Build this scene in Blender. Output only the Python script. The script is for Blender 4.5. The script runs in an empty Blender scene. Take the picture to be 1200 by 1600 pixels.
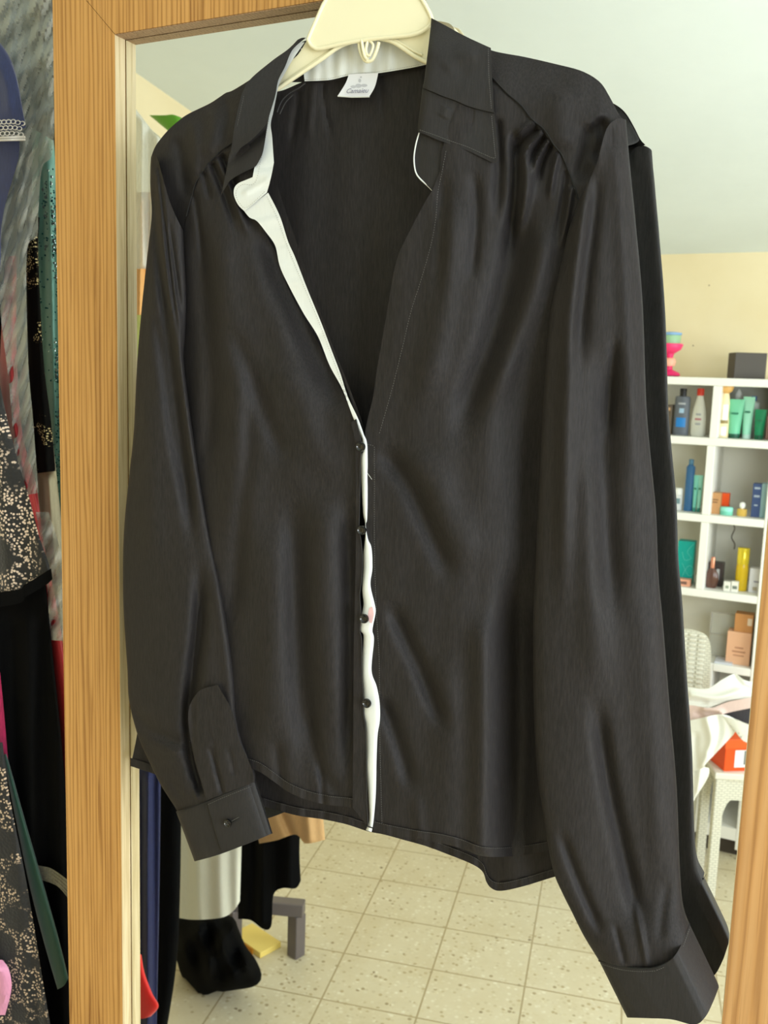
import bpy, math, random
import numpy as np
from mathutils import Matrix, Vector
random.seed(7); np.random.seed(7)
S = bpy.context.scene
COL = S.collection

# ------------------------------------------------------------------ camera
FPX = 1480.0
CAM_D, CAM_H = 0.72, 1.50
def _u(v): return v / np.linalg.norm(v)
_D = _u(np.array([-334.0, 10170.0, FPX]))
_xl = -3070.0
_yl = -(_D[0] * _xl + _D[2] * FPX) / _D[1]
_R = -_u(np.array([_xl, _yl, FPX]))
_N = np.cross(_D, _R)
if _N[2] < 0: _N = -_N
M3 = np.stack([_R, _N, -_D])
CPOS = np.array([0, -CAM_D, CAM_H])
cam = bpy.data.cameras.new('camera'); camo = bpy.data.objects.new('camera', cam); COL.objects.link(camo)
cam.sensor_fit = 'VERTICAL'; cam.sensor_height = 24.0; cam.lens = FPX / 1600 * 24.0
cam.clip_start = 0.01
mw = Matrix.Identity(4)
for i in range(3):
    mw[i][0] = M3[i][0]; mw[i][1] = -M3[i][1]; mw[i][2] = -M3[i][2]; mw[i][3] = CPOS[i]
camo.matrix_world = mw
cam.dof.use_dof = True; cam.dof.focus_distance = 0.74; cam.dof.aperture_fstop = 11.0
S.camera = camo

# ------------------------------------------------------------------ light, exposure
S.view_settings.view_transform = 'Standard'; S.view_settings.look = 'None'
S.view_settings.gamma = 1; S.view_settings.use_curve_mapping = False
S.view_settings.exposure = -0.13
W = bpy.data.worlds.new('world'); S.world = W; W.use_nodes = True
W.node_tree.nodes['Background'].inputs[0].default_value = (0.80, 0.90, 1.0, 1)
W.node_tree.nodes['Background'].inputs[1].default_value = 0.4

def area(name, loc, target, sx, sy, power, col):
    l = bpy.data.lights.new(name, 'AREA'); l.shape = 'RECTANGLE'; l.size = sx; l.size_y = sy
    l.energy = power; l.color = col
    o = bpy.data.objects.new(name, l); COL.objects.link(o); o.location = loc
    o.rotation_euler = (Vector(target) - Vector(loc)).to_track_quat('-Z', 'Y').to_euler()
    return o
area('window_daylight', (1.57, -1.05, 1.32), (-0.4, -0.75, 1.10), 1.4, 1.0, 60, (0.88, 0.95, 1.0))
area('added_front_fill', (0.85, 0.48, 1.42), (0.35, -2.4, 1.0), 1.1, 1.0, 36, (0.88, 0.95, 1.0))  # added fill from an unseen front opening, brightens shelf, floor and ceiling

# ------------------------------------------------------------------ pixel helpers (a pixel ray meets a real plane of the room)
def F(px, py, t=0.0):
    """point seen directly at pixel, t metres in front of the mirror glass (array friendly)"""
    px = np.asarray(px, float); py = np.asarray(py, float); t = np.asarray(t, float) + 0 * px
    c = np.stack([px - 600, py - 800, np.full_like(px, FPX)], -1)
    r = c @ M3.T
    k = (CAM_D - t) / r[..., 1]
    return CPOS + r * k[..., None]
def Rf(px, py, y):
    """point of the room whose mirror image is at pixel, on the plane at world y (<0)"""
    px = np.asarray(px, float); py = np.asarray(py, float); y = np.asarray(y, float) + 0 * px
    c = np.stack([px - 600, py - 800, np.full_like(px, FPX)], -1)
    r = c @ M3.T
    k = (CAM_D - y) / r[..., 1]
    p = CPOS + r * k[..., None]
    p[..., 1] = y
    return p
def RfX(px, py, axis, val):
    c = np.array([px - 600, py - 800, FPX]); r = M3 @ c
    k = CAM_D / r[1]; p = CPOS + k * r; r2 = r * np.array([1, -1, 1]); s = (val - p[axis]) / r2[axis]
    return p + s * r2

# ------------------------------------------------------------------ mesh helpers
class MB:
    def __init__(s): s.v = []; s.f = []; s.n = 0
    def add(s, V, Fc):
        V = np.asarray(V, float).reshape(-1, 3)
        s.v.append(V); s.f += [tuple(i + s.n for i in f) for f in Fc]; s.n += len(V)
    def grid(s, G, closeu=False):
        nv, nu = G.shape[:2]; fs = []
        for j in range(nv - 1):
            for i in range(nu - 1 + (1 if closeu else 0)):
                a = j * nu + i; b = j * nu + (i + 1) % nu; fs.append((a, b, b + nu, a + nu))
        s.add(G, fs)
    def shell(s, A, B):
        """closed thin shell between two grids"""
        nv, nu = A.shape[:2]; n = nv * nu
        V = np.concatenate([A.reshape(-1, 3), B.reshape(-1, 3)]); fs = []
        for j in range(nv - 1):
            for i in range(nu - 1):
                a = j * nu + i; fs.append((a, a + nu, a + nu + 1, a + 1)); fs.append((a + n, a + 1 + n, a + nu + 1 + n, a + nu + n))
        for i in range(nu - 1):
            fs.append((i, i + 1, i + 1 + n, i + n)); a = (nv - 1) * nu + i; fs.append((a, a + n, a + 1 + n, a + 1))
        for j in range(nv - 1):
            a = j * nu; fs.append((a, a + n, a + nu + n, a + nu)); a = j * nu + nu - 1; fs.append((a, a + nu, a + nu + n, a + n))
        s.add(V, fs)
    def box(s, lo, hi, rot=None, piv=None, taper=0):
        x0, y0, z0 = lo; x1, y1, z1 = hi
        V = np.array([[x0, y0, z0], [x1, y0, z0], [x1, y1, z0], [x0, y1, z0], [x0, y0, z1], [x1, y0, z1], [x1, y1, z1], [x0, y1, z1]], float)
        if rot is not None:
            c, sn = math.cos(rot), math.sin(rot); p = np.array(piv if piv is not None else [(x0 + x1) / 2, (y0 + y1) / 2, 0.0])
            d = V - p; V = p + np.stack([d[:, 0] * c - d[:, 1] * sn, d[:, 0] * sn + d[:, 1] * c, d[:, 2]], -1)
        s.add(V, [(0, 3, 2, 1), (4, 5, 6, 7), (0, 1, 5, 4), (1, 2, 6, 5), (2, 3, 7, 6), (3, 0, 4, 7)])
    def prism(s, poly, y0, y1):
        """poly in (x,z), extruded along y"""
        n = len(poly)
        V = [(x, y0, z) for x, z in poly] + [(x, y1, z) for x, z in poly]
        s.add(V, [tuple(range(n)), tuple(reversed(range(n, 2 * n)))] + [(i, i + n, (i + 1) % n + n, (i + 1) % n) for i in range(n)])
    def lathe(s, prof, loc, n=20, sx=1, sy=1, rot=0.0):
        V = []; fs = []
        for r, z in prof:
            for k in range(n):
                a = 2 * math.pi * k / n
                x, y = r * sx * math.cos(a), r * sy * math.sin(a)
                V.append((loc[0] + x * math.cos(rot) - y * math.sin(rot), loc[1] + x * math.sin(rot) + y * math.cos(rot), loc[2] + z))
        m = len(prof)
        for j in range(m - 1):
            for k in range(n):
                fs.append((j * n + k, j * n + (k + 1) % n, (j + 1) * n + (k + 1) % n, (j + 1) * n + k))
        fs.append(tuple(reversed(range(n)))); fs.append(tuple(range((m - 1) * n, m * n)))
        s.add(V, fs)
    def tube(s, pts, r, n=8):
        pts = np.asarray(pts, float); m = len(pts)
        rr = np.asarray(r, float) * np.ones(m)
        T = np.gradient(pts, axis=0); T /= np.linalg.norm(T, axis=1)[:, None] + 1e-12
        up = np.array([0, 1, 0]) if abs(T[0][1]) < .9 else np.array([1, 0, 0])
        V = []
        for i in range(m):
            a = np.cross(T[i], up); a /= np.linalg.norm(a) + 1e-12; b = np.cross(T[i], a)
            for k in range(n):
                w = 2 * math.pi * k / n; V.append(pts[i] + rr[i] * (a * math.cos(w) + b * math.sin(w)))
        fs = [(j * n + k, j * n + (k + 1) % n, (j + 1) * n + (k + 1) % n, (j + 1) * n + k) for j in range(m - 1) for k in range(n)]
        fs += [tuple(reversed(range(n))), tuple(range((m - 1) * n, m * n))]
        s.add(V, fs)
    def build(s, name, mat, parent=None, smooth=True, angle=50, bevel=0.0):
        me = bpy.data.meshes.new(name)
        V = np.concatenate(s.v)
        me.from_pydata(V.tolist(), [], s.f); me.update()
        if mat: me.materials.append(mat)
        if smooth:
            me.polygons.foreach_set('use_smooth', [True] * len(me.polygons))
            me.set_sharp_from_angle(angle=math.radians(angle))
        o = bpy.data.objects.new(name, me); COL.objects.link(o)
        if bevel:
            b = o.modifiers.new('bevel', 'BEVEL'); b.width = bevel; b.segments = 2; b.limit_method = 'ANGLE'
        if parent: o.parent = parent
        return o
def tag(o, label, cat, group=None, kind=None):
    if label: o['label'] = label
    if cat: o['category'] = cat
    if group: o['group'] = group
    if kind: o['kind'] = kind
    return o
def thing(name, label, cat, group=None):
    o = bpy.data.objects.new(name, None); COL.objects.link(o); o.empty_display_size = .05
    return tag(o, label, cat, group)
def origin(root, loc):
    """put the Empty of a thing at its base, leaving its parts in place"""
    root.location = loc
    for ch in root.children: ch.matrix_parent_inverse = Matrix.Translation(-Vector(loc))

# ------------------------------------------------------------------ curves and sheets
def resample(P, n, smooth=True):
    P = np.asarray(P, float)
    if smooth and len(P) > 2:
        Q = []
        for i in range(len(P) - 1):
            p0 = P[max(i - 1, 0)]; p1 = P[i]; p2 = P[i + 1]; p3 = P[min(i + 2, len(P) - 1)]
            for s in np.linspace(0, 1, 8, endpoint=False):
                Q.append(.5 * ((2 * p1) + (-p0 + p2) * s + (2 * p0 - 5 * p1 + 4 * p2 - p3) * s * s + (-p0 + 3 * p1 - 3 * p2 + p3) * s ** 3))
        Q.append(P[-1]); P = np.array(Q)
    d = np.concatenate([[0], np.cumsum(np.linalg.norm(np.diff(P, axis=0), axis=1))])
    s = np.linspace(0, d[-1], n)
    return np.stack([np.interp(s, d, P[:, k]) for k in range(P.shape[1])], -1)
def coons(T, B, L, R, nu, nv, smooth=True):
    T = resample(T, nu, smooth); B = resample(B, nu, smooth); L = resample(L, nv, smooth); R = resample(R, nv, smooth)
    u = np.linspace(0, 1, nu)[None, :, None]; v = np.linspace(0, 1, nv)[:, None, None]
    c00 = (T[0] + L[0]) / 2; c10 = (T[-1] + R[0]) / 2; c01 = (B[0] + L[-1]) / 2; c11 = (B[-1] + R[-1]) / 2
    return (1 - v) * T[None] + v * B[None] + (1 - u) * L[:, None] + u * R[:, None] - ((1 - u) * (1 - v) * c00 + u * (1 - v) * c10 + (1 - u) * v * c01 + u * v * c11)
def ss(x): x = np.clip(x, 0, 1); return x * x * (3 - 2 * x)
def foldfield(px, py, folds):
    out = np.zeros_like(px)
    for f in folds:
        P = resample(f[0], 14); w = f[1]; a = f[2]; fi, fo = (f[3] if len(f) > 3 else (.2, .25))
        seg = len(P) - 1; best = np.full(px.shape, 1e9); sb = np.zeros(px.shape)
        for i in range(seg):
            p, q = P[i], P[i + 1]; d = q - p; L2 = d @ d + 1e-9
            s = ((px - p[0]) * d[0] + (py - p[1]) * d[1]) / L2
            lim = np.clip(s, 0, 1)
            dd = np.hypot(px - p[0] - lim * d[0], py - p[1] - lim * d[1])
            m = dd < best; best = np.where(m, dd, best); sb = np.where(m, (i + lim) / seg, sb)
        fade = (ss(sb / fi) if fi > 0 else 1) * (ss((1 - sb) / fo) if fo > 0 else 1)
        out += a * np.exp(-(best / w) ** 2) * fade
    return out
def noise1(x, seed, oct=3):
    rs = np.random.RandomState(seed); o = np.zeros_like(x)
    for k in range(oct):
        o += np.sin(x * (2 ** k) * 1.7 + rs.rand() * 7) / (1.6 ** k)
    return o / 2
def sheet(mb, G, tf, thick=.0008, mapf=F):
    px, py = G[..., 0], G[..., 1]; t = tf(px, py) if callable(tf) else tf
    A = mapf(px, py, t); B = mapf(px, py, t - thick); mb.shell(A, B)
def lens(mb, G, tf, bulge, back, mapf=F, folds=None, pw=.5):
    """closed flattened tube: G grid of pixels, edges share depth tf, front bulges to the camera"""
    nv, nu = G.shape[:2]; u = np.linspace(0, 1, nu)[None, :]; e = (np.clip(1 - (2 * u - 1) ** 2, 0, 1)) ** pw
    px, py = G[..., 0], G[..., 1]; t = tf(px, py) if callable(tf) else tf + 0 * px
    ff = foldfield(px, py, folds) if folds else 0
    bulge = bulge(px, py) if callable(bulge) else bulge
    A = mapf(px, py, t + bulge * e + ff * e ** .6 + .0004); B = mapf(px, py, t - back * e + (ff * .3) * e ** .6 - .0004)
    mb.shell(A, B)
def stitches(name, poly, t, mat, parent, step=4.2, length=2.2, r=.00022, mapf=F, lift=.0006):
    P = resample(poly, 200); d = np.concatenate([[0], np.cumsum(np.linalg.norm(np.diff(P, axis=0), axis=1))])
    mb = MB(); s = 0
    while s + length < d[-1]:
        a = [np.interp(s, d, P[:, k]) for k in (0, 1)]; b = [np.interp(s + length, d, P[:, k]) for k in (0, 1)]
        ta = (t(np.array(a[0]), np.array(a[1])) if callable(t) else t) + lift; tb = (t(np.array(b[0]), np.array(b[1])) if callable(t) else t) + lift
        mb.tube([mapf(a[0], a[1], ta), mapf(b[0], b[1], tb)], r, 5); s += step
    return mb.build(name, mat, parent)
def cord(name, poly, t, r, mat, parent, mapf=F, n=60, lift=0.0):
    P = resample(poly, n)
    tt = np.array([float(t(np.array(a), np.array(b))) if callable(t) else t for a, b in P]) + lift
    mb = MB(); mb.tube([mapf(a, b, c) for (a, b), c in zip(P, tt)], r, 6); return mb.build(name, mat, parent)

# ------------------------------------------------------------------ materials
def srgb(r, g, b):
    f = lambda c: (c / 255 / 12.92) if c / 255 <= .04045 else ((c / 255 + .055) / 1.055) ** 2.4
    return (f(r), f(g), f(b), 1)
def mat(name, col, rough=.6, metal=0, spec=.5, sheen=0, trans=0, alpha=1, ior=1.45, coat=0):
    m = bpy.data.materials.new(name); m.use_nodes = True; b = m.node_tree.nodes['Principled BSDF']
    b.inputs['Base Color'].default_value = col if len(col) == 4 else (*col, 1)
    b.inputs['Roughness'].default_value = rough; b.inputs['Metallic'].default_value = metal
    b.inputs['Specular IOR Level'].default_value = spec; b.inputs['Sheen Weight'].default_value = sheen
    b.inputs['Transmission Weight'].default_value = trans; b.inputs['Alpha'].default_value = alpha; b.inputs['IOR'].default_value = ior
    b.inputs['Coat Weight'].default_value = coat
    return m
def nodes(m): return m.node_tree.nodes, m.node_tree.links, m.node_tree.nodes['Principled BSDF']
def texco(m, scale=(1, 1, 1), rot=(0, 0, 0), loc=(0, 0, 0), kind='Object'):
    n, l, b = nodes(m); tc = n.new('ShaderNodeTexCoord'); mp = n.new('ShaderNodeMapping')
    mp.inputs['Scale'].default_value = scale; mp.inputs['Rotation'].default_value = rot; mp.inputs['Location'].default_value = loc
    l.new(tc.outputs[kind], mp.inputs['Vector']); return mp.outputs['Vector']
def noise(m, vec, scale, detail=3, rough=.5, dist=0):
    n, l, b = nodes(m); x = n.new('ShaderNodeTexNoise'); x.inputs['Scale'].default_value = scale; x.inputs['Detail'].default_value = detail
    x.inputs['Roughness'].default_value = rough; x.inputs['Distortion'].default_value = dist; l.new(vec, x.inputs['Vector']); return x.outputs['Fac']
def ramp(m, fac, stops):
    n, l, b = nodes(m); r = n.new('ShaderNodeValToRGB'); e = r.color_ramp.elements
    while len(e) < len(stops): e.new(.5)
    for i, (p, c) in enumerate(stops): e[i].position = p; e[i].color = c if len(c) == 4 else (*c, 1)
    l.new(fac, r.inputs['Fac']); return r.outputs['Color']
def mixc(m, fac, a, b_, mode='MIX'):
    n, l, b = nodes(m); x = n.new('ShaderNodeMix'); x.data_type = 'RGBA'; x.blend_type = mode
    for sock, v in ((x.inputs[0], fac), (x.inputs[6], a), (x.inputs[7], b_)):
        if hasattr(v, 'links'): l.new(v, sock)
        else: sock.default_value = v
    return x.outputs[2]
def bump(m, h, strength=.3, dist=.001):
    n, l, b = nodes(m); x = n.new('ShaderNodeBump'); x.inputs['Strength'].default_value = strength; x.inputs['Distance'].default_value = dist
    l.new(h, x.inputs['Height']); l.new(x.outputs['Normal'], b.inputs['Normal']); return x
def base(m, c): n, l, b = nodes(m); l.new(c, b.inputs['Base Color'])

def cloth(name, col, rough=.6, sheen=.15, weave=900, slub=.12, spec=.4, bstr=.25):
    m = mat(name, col, rough, spec=spec, sheen=sheen)
    v = texco(m, (1, 1, .10)); f = noise(m, v, weave, 2)
    v2 = texco(m, (1, 1, .12)); g = noise(m, v2, 800, 3, .65)
    lo = tuple(c * (1 - slub * 2) for c in col[:3]) + (1,); hi = tuple(min(1, c * (1 + slub * 2)) for c in col[:3]) + (1,)
    base(m, ramp(m, g, [(.3, lo), (.7, hi)])); bump(m, f, bstr, .0004)
    return m
M = {}
M['black'] = cloth('black_satin', (.0205, .0180, .0182, 1), .66, 0, 1100, .15, .26, .45)
M['black_collar'] = cloth('black_collar_satin', (.0245, .0228, .0232, 1), .60, 0, 1400, .08, .24, .35)
M['black_thread'] = mat('black_thread', (.008, .008, .008), .8)
M['grey_thread'] = mat('grey_thread', (.12, .12, .115), .7)
M['white_cotton'] = cloth('white_cotton', (.72, .745, .725, 1), .6, .1, 1400, .01, .3, .2)
M['pin'] = mat('pinhole_thread', (.22, .21, .19), .8)
M['cream'] = mat('cream_plastic', srgb(236, 230, 196), .38, spec=.5, coat=.1)
M['button'] = mat('black_button', (.006, .006, .006), .16, spec=.7)
M['label'] = mat('label_satin', (.78, .79, .84), .4)
M['label_print'] = mat('label_print', srgb(120, 118, 140), .6)
M['label_logo'] = mat('label_logo', srgb(190, 192, 200), .6)

def oak(name, c1, c2, c3, seed, freq=1.0):
    m = mat(name, c2, .42, spec=.35)
    v = texco(m, (1, 1, .045), loc=(seed, 0, 0)); g = noise(m, v, 95 * freq, 5, .62, .5)
    v2 = texco(m, (1, 1, .10), loc=(seed * 2, 0, seed)); w = noise(m, v2, 20 * freq, 3, .5, .6)
    n, l, b = nodes(m)
    wv = n.new('ShaderNodeTexWave'); wv.wave_type = 'BANDS'; wv.bands_direction = 'X'; wv.inputs['Scale'].default_value = 62 * freq
    wv.inputs['Distortion'].default_value = 9; wv.inputs['Detail'].default_value = 3; wv.inputs['Detail Scale'].default_value = 1.6
    v3 = texco(m, (1, 1, .035), loc=(seed * 3, 0, seed * .3)); l.new(v3, wv.inputs['Vector'])
    a = ramp(m, wv.outputs['Fac'], [(.0, c1), (.12, tuple(x * .4 + y * .6 for x, y in zip(c1, c2))), (.38, c2), (1, c3)])
    a2 = ramp(m, g, [(.34, c1), (.5, c2), (.75, c3)])
    v4 = texco(m, (1, 1, .012), loc=(seed, 0, 0)); p = noise(m, v4, 700, 2)
    col = mixc(m, .38, a, a2); col = mixc(m, ramp(m, w, [(.3, (0, 0, 0)), (.8, (.45, .45, .45))]), col, c2)
    col = mixc(m, ramp(m, p, [(.30, (.35, .35, .35)), (.42, (0, 0, 0))]), col, c1)
    base(m, col); bump(m, g, .12, .0004)
    return m
M['oak'] = oak('oak_veneer', srgb(128, 82, 38), srgb(192, 142, 78), srgb(210, 162, 98), 1.3)
M['oak_lit'] = oak('oak_edge_lit', srgb(180, 158, 118), srgb(205, 186, 146), srgb(222, 206, 170), 4.1, 1.8)  # pale tone carries the light on the stile edges
M['oak_right'] = oak('oak_veneer_wide_grain', srgb(140, 96, 54), srgb(186, 138, 84), srgb(202, 158, 106), 9.2, .55)
M['oak_shaded'] = oak('oak_edge_shaded', srgb(120, 92, 66), srgb(158, 126, 96), srgb(178, 146, 114), 6.4, 1.5)  # brown tone carries the shade under the top rail
m = mat('mirror_silver', (.90, .925, .90), .0, 1.0); M['mirror'] = m
M['board'] = mat('backing_board', srgb(120, 90, 60), .8)

def plaster(name, col, col2, sc=3, r=.85):
    m = mat(name, col, r, spec=.2); v = texco(m); g = noise(m, v, sc, 4, .6)
    base(m, ramp(m, g, [(.3, col2), (.65, col)])); h = noise(m, v, 60, 4); bump(m, h, .15, .002); return m
M['ceiling'] = plaster('ceiling_paint', srgb(226, 236, 238), srgb(220, 230, 232))
M['wall'] = plaster('cream_wall_paint', srgb(236, 222, 186), srgb(230, 214, 174))
M['wall_white'] = plaster('white_wall_paint', srgb(236, 234, 224), srgb(232, 229, 216))
M['shelf'] = mat('white_painted_wood', srgb(240, 239, 232), .5)
def terrazzo():
    m = mat('terrazzo_tiles', (.5, .45, .33), .38, spec=.5)
    n, l, b = nodes(m); a = math.radians(12)
    # tile grid turned 12 degrees to the walls
    v = texco(m)
    sep = n.new('ShaderNodeSeparateXYZ'); l.new(v, sep.inputs[0])
    def mth(op, a_, b_=None):
        x = n.new('ShaderNodeMath'); x.operation = op
        for i, q in enumerate((a_, b_)):
            if q is None: continue
            if hasattr(q, 'links'): l.new(q, x.inputs[i])
            else: x.inputs[i].default_value = q
        return x.outputs[0]
    X, Y = sep.outputs[0], sep.outputs[1]
    e2 = mth('SUBTRACT', mth('MULTIPLY', X, math.cos(a)), mth('MULTIPLY', Y, math.sin(a)))
    e1 = mth('ADD', mth('MULTIPLY', X, math.sin(a)), mth('MULTIPLY', Y, math.cos(a)))
    q2 = mth('DIVIDE', mth('ADD', e2, 5.228), .235); q1 = mth('DIVIDE', mth('ADD', e1, 5.125), .191)
    f2 = mth('ABSOLUTE', mth('SUBTRACT', mth('FRACT', mth('ADD', q2, .5)), .5)); f1 = mth('ABSOLUTE', mth('SUBTRACT', mth('FRACT', mth('ADD', q1, .5)), .5))
    mm = mth('MINIMUM', mth('MULTIPLY', f2, .235), mth('MULTIPLY', f1, .191))
    gm = mth('LESS_THAN', mm, .0022)
    chips = n.new('ShaderNodeTexVoronoi'); chips.inputs['Scale'].default_value = 85; l.new(v, chips.inputs['Vector'])
    cc = ramp(m, chips.outputs['Color'], [(.0, srgb(218, 211, 186)), (.35, srgb(208, 197, 166)), (.62, srgb(226, 220, 198)), (.80, srgb(184, 168, 132)), (.92, srgb(150, 134, 104)), (1, srgb(120, 106, 84))])
    d = n.new('ShaderNodeTexVoronoi'); d.inputs['Scale'].default_value = 85; l.new(v, d.inputs['Vector'])
    k = ramp(m, d.outputs['Distance'], [(.30, (0, 0, 0)), (.50, (1, 1, 1))])
    c = mixc(m, k, cc, srgb(212, 202, 174))
    big = noise(m, v, 7, 4, .6); c = mixc(m, ramp(m, big, [(.35, (.35, .35, .35)), (.6, (0, 0, 0))]), c, srgb(192, 177, 140))
    c = mixc(m, gm, c, srgb(168, 152, 118))
    base(m, c)
    return m
M['floor'] = terrazzo()
M['skirting'] = mat('dark_skirting', srgb(62, 54, 46), .5)

# ------------------------------------------------------------------ room shell
YW = -2.60; XL = -1.56; XR = 1.60; YF = 0.50
def zc(y): return 1.925 + .165 * (y - YW)
mb = MB(); mb.box((XL - .1, YW - .1, -.08), (XR + .1, YF + .1, 0)); o = mb.build('floor', M['floor'], smooth=False); tag(o, None, None, kind='structure')
mb = MB()
mb.add([(XL - .1, YW - .1, zc(YW - .1)), (XR + .1, YW - .1, zc(YW - .1)), (XR + .1, YF + .1, zc(YF + .1)), (XL - .1, YF + .1, zc(YF + .1)),
        (XL - .1, YW - .1, zc(YW) + .15), (XR + .1, YW - .1, zc(YW) + .15), (XR + .1, YF + .1, zc(YF) + .15), (XL - .1, YF + .1, zc(YF) + .15)],
       [(0, 1, 2, 3), (4, 7, 6, 5), (0, 4, 5, 1), (1, 5, 6, 2), (2, 6, 7, 3), (3, 7, 4, 0)])
tag(mb.build('ceiling', M['ceiling'], smooth=False), None, None, kind='structure')
mb = MB(); mb.box((XL - .1, YW - .1, 0), (XR + .1, YW, zc(YW))); tag(mb.build('wall_back', M['wall'], smooth=False), None, None, kind='structure')
def sidewall(name, x0, x1, m, hole=None):
    mb = MB()
    def slab(ya, yb, za=0, zb=None):
        za0 = za; za1 = za; zb0 = zc(ya) if zb is None else zb; zb1 = zc(yb) if zb is None else zb
        V = [(x0, ya, za0), (x1, ya, za0), (x1, yb, za1), (x0, yb, za1), (x0, ya, zb0), (x1, ya, zb0), (x1, yb, zb1), (x0, yb, zb1)]
        mb.add(V, [(0, 3, 2, 1), (4, 5, 6, 7), (0, 1, 5, 4), (1, 2, 6, 5), (2, 3, 7, 6), (3, 0, 4, 7)])
    if hole:
        ya, yb, za, zb = hole
        slab(YW, ya); slab(yb, YF); slab(ya, yb, 0, za)
        V = [(x0, ya, zb), (x1, ya, zb), (x1, yb, zb), (x0, yb, zb), (x0, ya, zc(ya)), (x1, ya, zc(ya)), (x1, yb, zc(yb)), (x0, yb, zc(yb))]
        mb.add(V, [(0, 3, 2, 1), (4, 5, 6, 7), (0, 1, 5, 4), (1, 2, 6, 5), (2, 3, 7, 6), (3, 0, 4, 7)])
    else: slab(YW, YF)
    return tag(mb.build(name, m, smooth=False), None, None, kind='structure')
sidewall('wall_left', XL - .1, XL, M['wall'])
sidewall('wall_right', XR, XR + .1, M['wall'], (-1.80, -.30, .80, 1.85))
mb = MB()
for a in (((XL - .1, YF, 0), (.30, YF + .1, zc(YF))), ((1.40, YF, 0), (XR + .1, YF + .1, zc(YF))), ((.30, YF, 0), (1.40, YF + .1, .92)), ((.30, YF, 1.92), (1.40, YF + .1, zc(YF)))): mb.box(*a)
tag(mb.build('wall_front', M['wall'], smooth=False), None, None, kind='structure')
wf = MB()
for a in (((.30, .53, .92), (.34, .57, 1.92)), ((1.36, .53, .92), (1.40, .57, 1.92)), ((.30, .53, .92), (1.40, .57, .96)), ((.30, .53, 1.88), (1.40, .57, 1.92)), ((.83, .53, .92), (.87, .57, 1.92))): wf.box(*a)
tag(wf.build('added_fill_window', M['shelf'], smooth=False), None, None, kind='structure')  # unseen window frame, added to go with the front fill light
wf = MB()
for a in (((1.62, -1.80, .80), (1.66, -1.76, 1.85)), ((1.62, -.34, .80), (1.66, -.30, 1.85)), ((1.62, -1.80, .80), (1.66, -.30, .84)), ((1.62, -1.80, 1.81), (1.66, -.30, 1.85)), ((1.62, -1.07, .80), (1.66, -1.03, 1.85))): wf.box(*a)
tag(wf.build('window_1', M['shelf'], smooth=False), None, None, kind='structure')

# ------------------------------------------------------------------ the standing mirror
mirror = thing('framed_mirror', 'tall oak framed mirror that the black blouse hangs in front of', 'mirror')
TF = .014
XO, XI, XIR, XOR = -.7045, -.6300, -.0447, .0300
ZT, ZTO, ZB, ZBO = 1.7965, 1.871, .12, .045
YB = -.0009
mb = MB(); mb.prism([(XO, ZBO), (XI, ZB), (XI, ZT), (XO, ZTO)], -TF, YB); mb.build('stile', M['oak'], mirror, smooth=False)
mb = MB(); mb.prism([(XOR, ZBO), (XOR, ZTO), (XIR, ZT), (XIR, ZB)], -TF, YB); mb.build('stile', M['oak_right'], mirror, smooth=False)
mb = MB(); mb.prism([(XO + .0006, ZTO), (XI + .0004, ZT + .0003), (XIR - .0004, ZT + .0003), (XOR - .0006, ZTO)], -TF, YB); mb.build('top_rail', M['oak'], mirror, smooth=False)
mb = MB(); mb.prism([(XO + .0006, ZBO), (XOR - .0006, ZBO), (XIR - .0004, ZB - .0003), (XI + .0004, ZB - .0003)], -TF, YB); mb.build('bottom_rail', M['oak'], mirror, smooth=False)
# inner edge banding: light painted pale on stiles, shade painted brown under top rail
mb = MB(); mb.box((XI, -TF + .0003, ZB), (XI + .0006, YB, ZT)); o = mb.build('edge_band', M['oak_lit'], mirror, smooth=False); o['label'] = 'inner edge of the left stile, its light painted in as a pale tone'
mb = MB(); mb.box((XIR - .0006, -TF + .0003, ZB), (XIR, YB, ZT)); mb.build('edge_band', M['oak_lit'], mirror, smooth=False)
mb = MB(); mb.box((XI + .0006, -TF + .0003, ZT - .0006), (XIR - .0006, YB, ZT)); o = mb.build('edge_band', M['oak_shaded'], mirror, smooth=False); o['label'] = 'edge under the top rail, its shade painted in as brown'
mb = MB(); mb.box((XI - .02, 0, ZB - .02), (XIR + .02, .004, ZT + .02)); mb.build('mirror_glass', M['mirror'], mirror, smooth=False)
mb = MB(); mb.box((XO + .002, .0045, ZBO + .002), (XOR - .002, .018, ZTO - .002)); mb.build('backing_board', M['board'], mirror, smooth=False)
mb = MB(); mb.box((XO + .02, .018, 0), (XO + .05, .35, .045)); mb.box((XOR - .05, .018, 0), (XOR - .02, .35, .045)); mb.box((XO + .02, -.01, 0), (XOR - .02, .018, .045)); mb.build('foot', M['board'], mirror, smooth=False)
origin(mirror, (-.34, 0, 0))
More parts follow.
